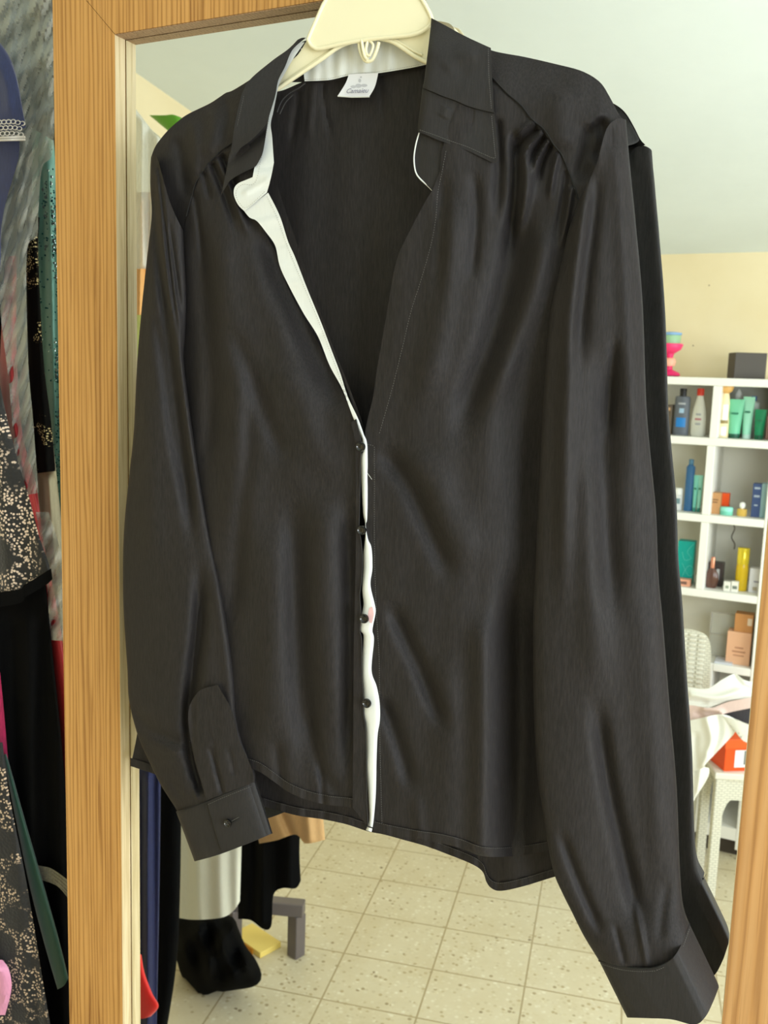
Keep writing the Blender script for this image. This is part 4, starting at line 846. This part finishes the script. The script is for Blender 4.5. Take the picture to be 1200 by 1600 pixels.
z1, z2, z3, z4 = ZSH[1], ZSH[2], ZSH[3], ZSH[4]; z0 = ZSH[0]
wt = P(235, 235, 232); gy = P(170, 174, 180); bk = P(30, 30, 32)
# on top of the unit
bxr = carton('storage_box', 'dark brown speckled box lying on top of the white shelf unit', 'box', 1141, 1192, 551, z0, .05, .085, P(74, 68, 62, .6), rot=-.35)
toy = thing('toy_stand', 'pink plastic toy stand with a colourful drum on top of the shelf unit', 'toy'); yt = YS - .08
def rz(px, py): p = Rf(px, py, yt); return float(p[0]), float(p[2])
tx, _ = rz(1046, 560); hz = lambda py: rz(1046, py)[1] - z0
mb = MB(); mb.lathe([(.030, 0), (.038, .004), (.034, .012), (.012, .022), (.010, hz(560)), (.014, hz(552))], (tx, yt, z0 + .0003)); mb.build('foot', P(235, 40, 110), toy)
mb = MB(); mb.lathe([(.012, hz(553)), (.034, hz(546)), (.040, hz(539)), (.038, hz(537))], (tx, yt, z0)); mb.build('dish', P(244, 62, 120), toy)
mb = MB(); mb.lathe([(.030, hz(537)), (.031, hz(528)), (.030, hz(523))], (tx, yt, z0)); mb.build('drum', P(150, 190, 150), toy)
mb = MB(); mb.lathe([(.0305, hz(524)), (.033, hz(523)), (.033, hz(520)), (.012, hz(518.5))], (tx, yt, z0)); mb.build('lid', P(130, 170, 214), toy)
mb = MB(); mb.lathe([(.018, hz(572)), (.022, hz(566)), (.018, hz(560)), (.002, hz(558))], (tx, yt, z0)); mb.build('bowl', P(240, 178, 150), toy)
origin(toy, (tx, yt, z0))
# first row
carton('carton', 'narrow black and brown carton left of the grey bottle, top cell', 'box', 1036, 1051, 632, z1, .06, .04, P(96, 84, 70), marks=[(.3, .8, .1, .2, P(190, 150, 110))])
bottle('shampoo_bottle', 'grey bottle with blue label and black cap in the top cell', 'bottle', 1055, 1080, 607, z1, .05, P(96, 102, 112), [(.96, 0), (1, .03), (.98, .78), (.9, .83), (.4, .84), (.4, .86)], [(.42, .84), (.44, .99), (.4, 1)], bk, .5, [(.2, .8, .62, .82, P(40, 130, 205)), (.28, .72, .30, .34, gy), (.36, .66, .42, .52, P(160, 190, 215))])
bottle('lotion_bottle', 'white pear shaped bottle with a red cap in the top cell', 'bottle', 1082, 1107, 607, z1, .05, P(220, 220, 210), [(.85, 0), (.96, .05), (1, .28), (.86, .52), (.56, .72), (.42, .80), (.40, .86)], [(.44, .85), (.46, .98), (.4, 1)], P(215, 60, 40), .55, [(.34, .66, .52, .56, gy), (.3, .7, .62, .66, P(190, 120, 130)), (.34, .66, .72, .76, gy)])
bottle('perfume_bottle', 'cream and gold bottle with a tan ball cap beside the divider', 'bottle', 1123, 1147, 597, z1, .04, P(246, 226, 180), [(.70, 0), (.74, .04), (.70, .30), (.60, .38), (.60, .62), (.5, .74), (.36, .82)], [(.4, .80), (.80, .84), (.98, .91), (.72, .98), (.1, 1)], P(222, 172, 100), .9, [(.4, .75, .40, .68, wt), (.3, .8, .68, .74, P(150, 130, 80)), (.38, .72, .80, .96, P(230, 235, 240))])
def tubeb(label, x0, x1, ytop, z, dy, m, capm, w=.018):
    y = YS - dy; a = Rf(x0, ytop, y); b = Rf(x1, ytop, y); zt = float((a[2] + b[2]) / 2); xc = float((a[0] + b[0]) / 2); r = float(b[0] - a[0]) / 2; h = zt - z
    n = 24; rowsV = []
    for q in np.linspace(0, 1, 14):
        row = []
        for k in range(n):
            t = 2 * math.pi * k / n; rx = r * (.74 + .26 * q); ry = w * (1 - q) + .0012
            row.append((xc + rx * math.cos(t), y - w + ry * math.sin(t), z + .014 + (h - .014) * q))
        rowsV.append(row)
    A = np.array(rowsV); mb = MB(); mb.grid(A, True); N_ = mb.n; mb.f.append(tuple(range(N_ - n, N_))); mb.f.append(tuple(reversed(range(n))))
    o = mb.build('cream_tube', m); tag(o, label, 'tube')
    mb = MB(); mb.lathe([(r * .72, 0), (r * .74, .003), (r * .72, .014)], (xc, y - w, z + .0003), 20, 1, min(1, w / r)); mb.build('cap', capm, o)
    mb = MB(); mb.box((xc - r * .5, y - w * .62 + w * .3, z + h * .62), (xc + r * .4, y - w * .62 + w * .3 + .002, z + h * .66)); mb.build('print', P(40, 120, 90), o, smooth=False)
    return o
tubeb('wide mint green tube standing on its cap right of the divider', 1138, 1163, 624, z1, .05, P(120, 205, 165), P(30, 90, 70))
tubeb('slim pale mint tube standing between two green tubes', 1161, 1180, 620, z1, .06, P(165, 232, 205), P(210, 240, 230))
tubeb('short dark green tube at the right end of the top cell', 1179, 1198, 640, z1, .045, P(20, 140, 95), P(15, 100, 70))
bottle('lotion_bottle', 'clear bottle with a blue cap behind the pale mint tube', 'bottle', 1168, 1188, 619, z1, .12, P(205, 215, 215), BOT, CAPT, P(20, 70, 170), .6)
carton('carton', 'dusty pink carton cut off by the frame in the top cell', 'box', 1199, 1212, 650, z1, .08, .05, P(214, 160, 150))
bottle('perfume_bottle', 'clear glass bottle with round stopper behind the mint tube', 'bottle', 1144, 1164, 608, z1, .13, P(222, 222, 212, .1), [(.9, 0), (1, .1), (.9, .6), (.3, .72)], [(.3, .70), (.5, .80), (.55, .9), (.1, 1)], P(245, 245, 245, .1), .9)
# second row
bottle('cream_jar', 'white capped bottle cut off by the sleeve reflection, second cell', 'bottle', 1038, 1052, 770, z2, .05, wt, [(.9, 0), (1, .05), (1, .6), (.95, .64)], [(.98, .65), (.98, .97), (.9, 1)], P(245, 245, 245), .9)
bottle('deodorant_bottle', 'white and grey cylinder bottle left of the tall blue bottle', 'bottle', 1052, 1067, 763, z2, .05, P(222, 224, 224), [(.9, 0), (1, .04), (1, .66), (.95, .68)], [(.96, .69), (.96, .93), (.7, 1)], P(240, 240, 238), .9, [(.2, .8, .45, .7, P(110, 140, 145))])
bottle('shampoo_bottle', 'tall slim blue bottle with blue cap in the second cell', 'bottle', 1073, 1087, 718, z2, .05, P(54, 106, 158), [(.95, 0), (1, .02), (1, .85), (.6, .89), (.5, .9)], [(.55, .90), (.55, .99), (.5, 1)], P(80, 130, 165), .7)
tubeb('turquoise tube leaning next to the tall blue bottle', 1084, 1092, 743, z2, .045, P(130, 215, 200), P(60, 150, 140), .010)
tubeb('pale turquoise tube closest to the lower divider', 1091, 1099, 743, z2, .045, P(160, 230, 218), P(60, 150, 140), .010)
carton('carton', 'kraft brown carton beside the divider in the second row', 'box', 1108, 1127, 770, z2, .04, .04, P(190, 140, 92), marks=[(.2, .8, .3, .34, P(90, 60, 40)), (.25, .75, .42, .46, P(90, 60, 40))])
carton('carton', 'small orange carton behind the turquoise jar', 'box', 1126, 1140, 771, z2, .08, .03, P(238, 84, 20))
bottle('cream_jar', 'small turquoise jar in front of the orange carton', 'jar', 1124, 1145, 793, z2, .03, P(120, 205, 180), [(.95, 0), (1, .1), (1, .5)], [(1.0, .5), (1.0, .92), (.9, 1)], P(150, 228, 208), .9)
bottle('perfume_bottle', 'tiny gold perfume bottle with a white ball stopper', 'bottle', 1152, 1168, 785, z2, .04, P(224, 184, 90, .2), [(.9, 0), (1, .06), (1, .5), (.3, .55)], [(.35, .54), (.58, .66), (.62, .80), (.5, .94), (.1, 1)], P(250, 250, 245, .1), .6)
carton('carton', 'navy blue carton next to a pale blue carton', 'box', 1177, 1191, 756, z2, .05, .04, P(66, 88, 140), marks=[(.2, .85, .1, .16, P(190, 205, 225)), (.2, .85, .34, .40, P(190, 205, 225)), (.3, .7, .62, .66, P(190, 205, 225))])
carton('carton', 'pale blue carton at the right end of the second row', 'box', 1191, 1206, 756, z2, .05, .04, P(160, 195, 205))
# third row
tb = carton('carton', 'tall turquoise carton with looping white lines', 'box', 1060, 1086, 846, z3, .06, .045, P(6, 178, 172))
for pl in ([(1066, 862), (1070, 875), (1080, 872), (1074, 862), (1084, 850)], [(1064, 905), (1072, 888), (1080, 884), (1084, 894), (1076, 900), (1066, 880)]):
    cord('print', pl, YS - .0592, .0006, P(120, 220, 214), tb, mapf=Rf, n=30)
carton('carton', 'flat peach carton in front of the turquoise carton', 'box', 1052, 1079, 905, z3, .02, .03, P(232, 168, 140), marks=[(.3, .8, .3, .7, P(120, 90, 80))])
carton('carton', 'square dark brown perfume carton behind the round bottle', 'box', 1095, 1131, 879, z3, .08, .04, P(62, 52, 50), marks=[(.05, .25, .2, .5, P(180, 178, 176)), (.72, .85, .25, .7, P(190, 190, 190))])
bottle('perfume_bottle', 'round dark amber perfume bottle with a copper neck', 'bottle', 1103, 1125, 871, z3, .04, P(96, 66, 56, .15), [(.6, 0), (.9, .08), (1, .28), (.9, .46), (.5, .60), (.3, .64)], [(.30, .64), (.32, .96), (.24, 1)], P(206, 140, 110, .3, .6), .5)
carton('carton', 'left one of two tiny white cartons', 'box', 1131, 1142, 909, z3, .025, .02, P(232, 230, 220), marks=[(.3, .75, .4, .7, P(150, 160, 140))])
carton('carton', 'right one of two tiny white cartons', 'box', 1143, 1154, 909, z3, .025, .02, P(232, 230, 220), marks=[(.2, .85, .4, .7, P(110, 120, 110))])
bottle('perfume_bottle', 'tall golden yellow bottle with shiny yellow cap', 'bottle', 1152, 1172, 857, z3, .05, P(226, 190, 40, .15), [(.9, 0), (1, .02), (1, .55), (.9, .62), (.8, .68)], [(.95, .62), (.98, .64), (.98, .99), (.9, 1)], P(238, 214, 60, .15, .3), .8)
carton('carton', 'white carton beside the golden bottle at the frame edge', 'box', 1172, 1194, 889, z3, .05, .04, P(226, 226, 232), marks=[(.35, .85, .5, .56, P(150, 150, 170)), (.3, .6, .75, .9, P(180, 170, 150))])
tw = cord('cable', [(1108, 811), (1125, 812), (1140, 814), (1148, 825), (1143, 839), (1148, 850), (1147, 858)], YW + .0145, .0016, P(90, 78, 60), None, mapf=lambda a, b, t: Rf(a, b, t)); tag(tw, 'thin dark cable hanging down the back of the shelf cell', 'cable')
# fourth opening: boxes on the low board
acr = thing('storage_box', 'clear plastic box with grey rim behind the stacked cartons', 'box')
ya = YS - .10; a = Rf(1112, 956, ya); b = Rf(1178, 1028, ya); xa, xb, za, zb = float(a[0]), float(b[0]), float(a[2]), z4
mb = MB()
for q in (((xa, ya, zb), (xa, ya, za)), ((xb, ya, zb), (xb, ya, za)), ((xa, ya, za), (xb, ya, za)), ((xa, ya, zb + .003), (xb, ya, zb + .003)), ((xa, ya, (za + zb) / 2), (xb, ya, (za + zb) / 2))): mb.tube(q, .0028, 6)
mb.build('frame', P(190, 188, 178), acr)
mb = MB(); mb.box((xa, ya - .002, zb), (xb, ya - .0005, za)); mb.build('panel', M['film2'], acr, smooth=False); origin(acr, ((xa + xb) / 2, ya, zb))
c1 = carton('carton', 'tall peach carton on the low white board', 'box', 1137, 1175, 988, z4, .03, .05, P(226, 176, 140), marks=[(.35, .7, .46, .50, P(170, 120, 90)), (.25, .8, .58, .62, P(170, 120, 90)), (.3, .75, .70, .73, P(170, 120, 90))])
zt1 = float(Rf(1156, 988, YS - .03)[2])
carton('carton', 'brown carton stacked on the peach carton', 'box', 1149, 1178, 960, zt1, .035, .045, P(196, 138, 82), marks=[(.7, .95, .2, .6, P(225, 205, 180))])
carton('carton', 'beige carton behind the peach carton', 'box', 1112, 1139, 1001, z4, .12, .05, P(196, 176, 140))
mb = MB(); mb.box((xd5 + .002, YS - .07, z4 + .0003), (xd5 + .055, YS - .01, z4 + .006)); tag(mb.build('notebook', P(206, 208, 216), None, smooth=False), 'thin grey white notebook lying on the low board', 'notebook')

# white plastic table with the shoe box, turned to the wall
tp = P(226, 224, 210, .4); 
def weave(name, col):
    m = mat(name, col, .5); n, l, b = nodes(m); v = texco(m); br = n.new('ShaderNodeTexBrick'); br.inputs['Scale'].default_value = 34; br.inputs['Mortar Size'].default_value = .06; br.inputs['Mortar Smooth'].default_value = .6
    br.inputs['Color1'].default_value = col; br.inputs['Color2'].default_value = col; br.inputs['Mortar'].default_value = tuple(c * .72 for c in col[:3]) + (1,)
    sw = n.new('ShaderNodeSeparateXYZ'); cb = n.new('ShaderNodeCombineXYZ'); l.new(v, sw.inputs[0]); l.new(sw.outputs[0], cb.inputs[0]); l.new(sw.outputs[2], cb.inputs[1]); l.new(cb.outputs[0], br.inputs['Vector'])
    l.new(br.outputs['Color'], b.inputs['Base Color']); bump(m, br.outputs['Fac'], -.6, .002); return m
M['weave'] = weave('woven_plastic', srgb(224, 222, 206))
tab = thing('plastic_table', 'white woven-look plastic table under the orange shoe box, seen in the mirror', 'table')
corner = RfX(1103, 1402, 2, 0); cx, cy = float(corner[0]), float(corner[1]); ang = math.radians(-22)
ca, sa = math.cos(ang), math.sin(ang)
def tl(u, v): return (cx + u * ca - v * sa, cy + u * sa + v * ca)
zt_ = float(Rf(1112, 1205, cy)[2]); LT_ = .44
def tbox(mb, u0, u1, v0, v1, za, zb):
    V = [(*tl(u, v), z) for z in (za, zb) for u, v in ((u0, v0), (u1, v0), (u1, v1), (u0, v1))]
    mb.add(V, [(0, 3, 2, 1), (4, 5, 6, 7), (0, 1, 5, 4), (1, 2, 6, 5), (2, 3, 7, 6), (3, 0, 4, 7)])
W_, D_ = .30, .16
for u in (0, W_ - .027):
    for v in (-.027, -D_):
        mb = MB(); tbox(mb, u, u + .027, v, v + .027, 0, zt_ - .02); mb.build('leg', M['weave'], tab, smooth=False, bevel=.003)
mb = MB(); tbox(mb, -.006, W_ + .006, -D_ - .006, .006, zt_ - .02, zt_); mb.build('tabletop', tp, tab, smooth=False, bevel=.004)
for v in (-.006, -D_ + .002):
    mb = MB(); n = 16; zb_ = zt_ - .115
    prof = [(.027 + (W_ - .054) * s, zt_ - .085 - .05 * (max(0, abs(2 * s - 1) - .80) / .20) ** 2.2) for s in np.linspace(0, 1, 41)]
    A = np.array([[(*tl(u, v), z) for u, z in prof], [(*tl(u, v), zt_ - .021) for u, _ in prof]]); off = np.array([-sa * -.006, ca * -.006, 0]); mb.shell(A, A + off); mb.build('apron', M['weave'], tab, smooth=False)
origin(tab, (cx, cy, 0))
sb = thing('shoe_box', 'orange shoe box with a white and grey square mark on the plastic table', 'box')
V0 = tl(.022, -.008)
mbx = MB()
def sbox(mb, u0, u1, v0, v1, za, zb, an=math.radians(-34)):
    c, s_ = math.cos(an), math.sin(an); V = [(V0[0] + u * c - v * s_, V0[1] + u * s_ + v * c, z) for z in (za, zb) for u, v in ((u0, v0), (u1, v0), (u1, v1), (u0, v1))]
    mb.add(V, [(0, 3, 2, 1), (4, 5, 6, 7), (0, 1, 5, 4), (1, 2, 6, 5), (2, 3, 7, 6), (3, 0, 4, 7)])
sbox(mbx, 0, .17, -.10, 0, zt_ + .0005, zt_ + .095); mbx.build('body', P(240, 84, 24), sb, smooth=False, bevel=.001)
mbx = MB(); sbox(mbx, -.003, .173, -.103, .003, zt_ + .070, zt_ + .098); mbx.build('lid', P(246, 96, 36), sb, smooth=False, bevel=.001)
mbx = MB(); sbox(mbx, .030, .085, 0, .0012, zt_ + .012, zt_ + .064); mbx.build('print', P(236, 236, 236), sb, smooth=False)
mbx = MB(); sbox(mbx, .058, .084, .0012, .0018, zt_ + .020, zt_ + .062); mbx.build('print', P(120, 124, 124), sb, smooth=False)
origin(sb, (V0[0], V0[1], zt_))
# woven chair behind it on the left
ch = thing('plastic_chair', 'white woven-look plastic chair with rounded back before the shelf unit', 'chair')
yc = -2.22
G = coons([(1030, 985), (1075, 983), (1100, 990), (1108, 1000)], [(1030, 1082), (1108, 1082)], [(1030, 985), (1030, 1082)], [(1108, 1000), (1111, 1020), (1108, 1082)], 24, 24)
mb = MB(); mb.shell(Rf(G[..., 0], G[..., 1], yc + 0 * G[..., 0]), Rf(G[..., 0], G[..., 1], yc - .02 + 0 * G[..., 0]))
bk_ = mb.build('backrest', M['weave'], ch)
zb_, zt2 = float(Rf(1070, 1082, yc)[2]), float(Rf(1070, 985, yc)[2]); xa_, xb_ = float(Rf(1030, 1040, yc)[0]), float(Rf(1108, 1040, yc)[0])
for k in range(13):
    z = zb_ + (zt2 - zb_) * (k + .5) / 13.5
    for j in range(5):
        x = xa_ + (xb_ - xa_ - .012) * j / 5
        mb = MB(); mb.box((x + .002, yc, z), (x + (xb_ - xa_ - .02) / 5 - .003, yc + .0045, z + .008)); mb.build('slat', tp, bk_, bevel=.0015)
mb = MB(); mb.box((xa_ - .05, yc - .01, .40), (xb_, yc + .11, .43)); mb.build('seat', tp, ch, bevel=.004)
for x in (xa_ - .04, xb_ - .04):
    mb = MB(); mb.box((x, yc + .07, 0), (x + .035, yc + .10, .40)); mb.build('leg', tp, ch, bevel=.003)
    mb = MB(); mb.box((x, yc - .02, 0), (x + .035, yc + .005, zb_ + .02)); mb.build('leg', tp, ch, bevel=.003)
origin(ch, (xa_, yc, 0))
# clothes thrown over chair and table
wcl = cloth('white_cotton_jersey', srgb(238, 238, 230), .7, .1, 600, .01); pcl = cloth('pale_pink_jersey', srgb(220, 194, 186), .7, .1, 600, .03); dcl = cloth('charcoal_knit', srgb(62, 60, 64), .85, .1, 500, .1)
garment('shirt', 'white shirt thrown over the chair and table, uppermost of the pile', 'shirt', [(1040, 1074), (1072, 1073), (1105, 1076), (1128, 1062), (1149, 1053), (1162, 1062), (1185, 1068)], [(1040, 1108), (1080, 1104), (1112, 1104), (1140, 1094), (1185, 1090)], [(1040, 1074), (1040, 1108)], [(1185, 1068), (1185, 1090)], lambda a, b: -2.08 + .0006 * (b - 1050), wcl, .03, .02, mapf=Rf, folds=[([(1080, 1085), (1120, 1090), (1160, 1078)], 5, .012, (0, 0)), ([(1148, 1056), (1160, 1072), (1180, 1080)], 4, -.012, (0, 0)), ([(1060, 1095), (1110, 1098)], 4, -.008)], nu=60, nv=30)
garment('shirt', 'charcoal knit top sticking out at the right of the clothes pile', 'shirt', [(1125, 1112), (1160, 1102), (1190, 1098)], [(1125, 1116), (1160, 1128), (1190, 1140)], [(1125, 1112), (1125, 1116)], [(1190, 1098), (1190, 1140)], -2.045, dcl, .015, .01, mapf=Rf, nu=30, nv=20)
garment('shirt', 'pale pink top hanging from the middle of the clothes pile', 'shirt', [(1040, 1106), (1078, 1102), (1110, 1106), (1140, 1096), (1185, 1088)], [(1060, 1160), (1085, 1132), (1105, 1122), (1122, 1118), (1145, 1112), (1185, 1104)], [(1040, 1106), (1060, 1160)], [(1185, 1088), (1185, 1104)], -2.025, pcl, .02, .01, mapf=Rf, folds=[([(1100, 1108), (1122, 1110), (1128, 1116)], 4, .012, (0, 0)), ([(1085, 1112), (1100, 1122)], 4, -.006)], nu=50, nv=24)
garment('shirt', 'white sleeve and shirt front hanging down before the shoe box', 'shirt', [(1060, 1130), (1095, 1122), (1128, 1116), (1150, 1124)], [(1070, 1210), (1098, 1200), (1106, 1190), (1146, 1148)], [(1060, 1130), (1070, 1210)], [(1150, 1124), (1152, 1136), (1146, 1148)], lambda a, b: -2.010 + 0 * a, wcl, .022, .01, mapf=Rf, folds=[([(1105, 1125), (1112, 1160), (1098, 1195)], 7, .014, (0, 0)), ([(1122, 1122), (1124, 1145), (1112, 1175)], 5, -.012, (0, 0)), ([(1088, 1140), (1086, 1170), (1090, 1205)], 5, -.01)], nu=50, nv=50)
garment('blouse', 'white lace sleeve hanging in front of the orange shoe box lid', 'blouse', [(1126, 1118), (1150, 1124), (1172, 1134), (1186, 1142)], [(1148, 1142), (1156, 1152), (1166, 1160), (1184, 1158)], [(1126, 1118), (1148, 1142)], [(1186, 1142), (1184, 1158)], -1.995, lace('white_lace', srgb(236, 236, 226), srgb(190, 190, 180), 120), .012, .006, mapf=Rf, nu=30, nv=20)
garment('scarf', 'white fabric end trailing below the table edge at the sleeve reflection', 'scarf', [(1055, 1195), (1085, 1196), (1108, 1200)], [(1070, 1258), (1080, 1256), (1086, 1248)], [(1055, 1195), (1070, 1258)], [(1108, 1200), (1106, 1215), (1086, 1248)], -2.03, wcl, .014, .008, mapf=Rf, folds=[([(1085, 1200), (1082, 1245)], 4, -.008, (0, 0)), ([(1095, 1200), (1090, 1235)], 3, .006, (0, 0))], nu=30, nv=30)

# clothes row on the left, seen in the mirror
garment('dress', 'navy velvet dress hanging next to the frame in the mirror', 'dress', [(195, 1150), (252, 1150)], [(195, 1640), (244, 1650)], [(195, 1150), (195, 1640)], [(252, 1150), (249, 1400), (244, 1650)], -.52, cloth('navy_velvet', srgb(30, 36, 74), .8, .05, 500, .15), .02, .01, mapf=Rf, folds=vfolds(215, 245, 1200, 1640, 3, .01, 6, 14))
garment('dress', 'tall black dress hanging right of the navy dress in the mirror', 'dress', [(238, 1150), (285, 1150)], [(232, 1640), (262, 1640)], [(238, 1150), (232, 1640)], [(285, 1150), (279, 1400), (272, 1500), (255, 1600)], -.60, M['darkblack'], .02, .01, mapf=Rf)
garment('dress', 'off-white chiffon dress hanging with a wavy hem in the mirror', 'dress', [(268, 1240), (380, 1240)], [(278, 1434), (300, 1437), (330, 1436), (352, 1432), (366, 1422), (375, 1408)], [(268, 1240), (274, 1340), (278, 1434)], [(380, 1240), (377, 1340), (375, 1408)], -.72, cloth('off_white_chiffon', srgb(214, 214, 200), .6, .2, 500, .02), .025, .015, mapf=Rf, folds=vfolds(285, 370, 1260, 1434, 5, .0045, 9, 21), nu=60)
garment('dress', 'black dress with uneven hem hanging behind the white chiffon in the mirror', 'dress', [(370, 1250), (470, 1270)], [(372, 1436), (392, 1438), (412, 1452), (424, 1446), (427, 1400), (440, 1388), (462, 1388), (470, 1376)], [(370, 1250), (372, 1436)], [(470, 1270), (468, 1330), (470, 1376)], -.80, M['darkblack'], .02, .01, mapf=Rf, folds=vfolds(380, 465, 1280, 1440, 4, .012, 8, 23), nu=50)
garment('skirt', 'camel brown skirt corner above the black dress in the mirror', 'skirt', [(395, 1262), (450, 1250), (504, 1262)], [(405, 1318), (432, 1313), (462, 1304), (478, 1318), (508, 1312)], [(395, 1262), (405, 1318)], [(504, 1262), (508, 1312)], -.745, cloth('camel_cloth', srgb(188, 150, 102), .7, .1, 500, .04), .02, .01, mapf=Rf, folds=[([(440, 1270), (455, 1305)], 7, -.012, (0, 0)), ([(480, 1265), (484, 1312)], 8, .01, (0, 0))], nu=40, nv=24)
# fallen black garment on the floor
def Ff(px, py): return RfX(px, py, 2, 0)
hp = MB(); c0 = Ff(335, 1520); n = 48; m_ = 22; V = []; fs = []
cxx, cyy = float(c0[0]), float(c0[1])
hq = [(276, 1500), (270, 1470), (276, 1436), (320, 1426), (362, 1432), (372, 1450), (384, 1478), (400, 1500), (409, 1525), (398, 1541), (360, 1548), (335, 1552), (318, 1562), (300, 1545), (284, 1525)]
yh = -1.02
hc = resample(hq + [hq[0]], n + 1)[:-1]; mid = np.array([336, 1498.])
rings = []
for k, s in enumerate(np.linspace(1, 0, m_)):
    q = mid + (hc - mid) * s; dd = math.sqrt(max(0, 1 - s * s)); y = yh + .10 * dd * (1 + .18 * np.sin(q[:, 0] / 9 + q[:, 1] / 13) + .12 * np.sin(q[:, 0] / 5 - q[:, 1] / 17)); rings.append(Rf(q[:, 0], q[:, 1], y))
for k, s in enumerate(np.linspace(.05, 1, m_)):
    q = mid + (hc - mid) * s; dd = math.sqrt(max(0, 1 - s * s)); rings.append(Rf(q[:, 0], q[:, 1], yh - .06 * dd + 0 * q[:, 0]))
A = np.array(rings); A[..., 2] = np.maximum(A[..., 2], .002); hp.grid(A, True); heap = hp.build('coat', M['darkblack']); tag(heap, 'black garment fallen in a heap on the tiled floor', 'coat')
# low rack foot of square tube
rk = thing('rack_foot', 'grey square-tube rack foot standing on the tiled floor', 'rack')
lp = Ff(463, 1494); lx, ly = float(lp[0]), float(lp[1]); dk = P(104, 96, 96, .45)
rt = float(Rf(463, 1408, ly)[2])
mb = MB(); mb.box((lx - .020, ly - .020, 0), (lx + .014, ly + .014, rt - .035), .25); mb.build('leg', dk, rk, smooth=False, bevel=.003)
e = RfX(412, 1409, 2, rt - .01); v = np.array([float(e[0]) - lx, float(e[1]) - ly]); L_ = math.hypot(*v); d = v / L_; nrm = np.array([-d[1], d[0]]) * .017
mb = MB(); pts = [np.array([lx, ly]) - d * .018 + nrm, np.array([lx, ly]) + d * (L_ + .1) + nrm, np.array([lx, ly]) + d * (L_ + .1) - nrm, np.array([lx, ly]) - d * .018 - nrm]
mb.add([(*p, z) for z in (rt - .035, rt) for p in pts], [(0, 3, 2, 1), (4, 5, 6, 7), (0, 1, 5, 4), (1, 2, 6, 5), (2, 3, 7, 6), (3, 0, 4, 7)]); mb.build('rail', dk, rk, smooth=False, bevel=.003)
mb = MB(); ep = np.array([lx, ly]) + d * (L_ + .08); mb.box((ep[0] - .017, ep[1] - .017, 0), (ep[0] + .017, ep[1] + .017, rt - .035), .25); mb.build('leg', dk, rk, smooth=False, bevel=.003)
origin(rk, (lx, ly, 0))
yp = Ff(400, 1480); mb = MB(); mb.box((float(yp[0]) - .07, float(yp[1]) - .05, .0005), (float(yp[0]) + .05, float(yp[1]) + .02, .016), .3); o = mb.build('folder', P(240, 214, 120), None, smooth=False, bevel=.001); tag(o, 'flat pale yellow folder, partly standing in for the floor highlight behind the black heap', 'folder')  # part yellow folder, part pale floor highlight put into its colour
mb = MB(); mb.box((float(yp[0]) - .02, float(yp[1]) + .02, .003), (float(yp[0]) + .03, float(yp[1]) + .0215, .018), .3, [float(yp[0]) - .025, float(yp[1]) - .03, 0]); mb.build('spine_label', P(214, 140, 20), o, smooth=False)
garment('scarf', 'bright red scarf corner poking out beside the frame in the mirror', 'scarf', [(200, 1480), (221, 1492)], [(200, 1592), (221, 1592), (236, 1588)], [(200, 1480), (200, 1592)], [(221, 1492), (226, 1520), (238, 1552), (248, 1572), (236, 1588)], -.44, cloth('bright_red_chiffon', srgb(216, 32, 30), .5, .2, 500, .03), .01, .006, mapf=Rf, nu=24, nv=30)
# upper left of the mirror
garment('garment_bag', 'milky plastic garment bag hanging near the ceiling in the mirror', 'garment bag', [(195, 160), (212, 170)], [(195, 420), (240, 420)], [(195, 160), (195, 420)], [(212, 170), (235, 200), (262, 235), (262, 320), (240, 420)], -.66, M['film2'], .02, .01, mapf=Rf, folds=vfolds(205, 250, 180, 410, 4, .012, 5, 31), nu=40)
garment('dress', 'orange brown dress inside the milky plastic bag in the mirror', 'dress', [(195, 300), (240, 300)], [(195, 492), (226, 492)], [(195, 300), (195, 492)], [(240, 300), (236, 400), (226, 492)], -.70, cloth('orange_brown_cloth', srgb(216, 160, 96), .6, .1, 500, .05), .015, .01, mapf=Rf, folds=vfolds(205, 232, 310, 490, 3, .008, 5, 33))
garment('skirt', 'lime green skirt edge hanging below the orange dress in the mirror', 'skirt', [(195, 476), (228, 476)], [(195, 560), (222, 560)], [(195, 476), (195, 560)], [(228, 476), (222, 560)], -.74, cloth('lime_cloth', srgb(196, 208, 130), .6, .1, 500, .05), .01, .008, mapf=Rf)
garment('shopping_bag', 'bright green bag hanging high on the cream wall in the mirror', 'bag', [(233, 180), (258, 180), (270, 179), (284, 184)], [(262, 204), (270, 210), (280, 215), (300, 215)], [(233, 180), (262, 204)], [(284, 184), (300, 215)], -.82, P(96, 160, 40, .5), .02, .02, mapf=Rf, nu=24, nv=14)
# small marks on wall and ceiling
for nm, px, py in (('wall_mark', 1083, 540), ('wall_mark', 1108, 446)):
    p = Rf(px, py, YW + .0004); mb = MB(); mb.lathe([(.0022, 0), (.0022, .0006)], (0, 0, 0), 8); V = mb.v[0]; mb.v[0] = np.stack([V[:, 0], V[:, 2], V[:, 1]], -1) + np.array(p); o = mb.build('nail', P(110, 84, 64)); tag(o, 'small dark nail in the cream wall, ' + ('just above the shelf unit' if py > 500 else 'higher up near the ceiling'), 'nail')
print('tables', ZSH, zt_, cx, cy, X1)
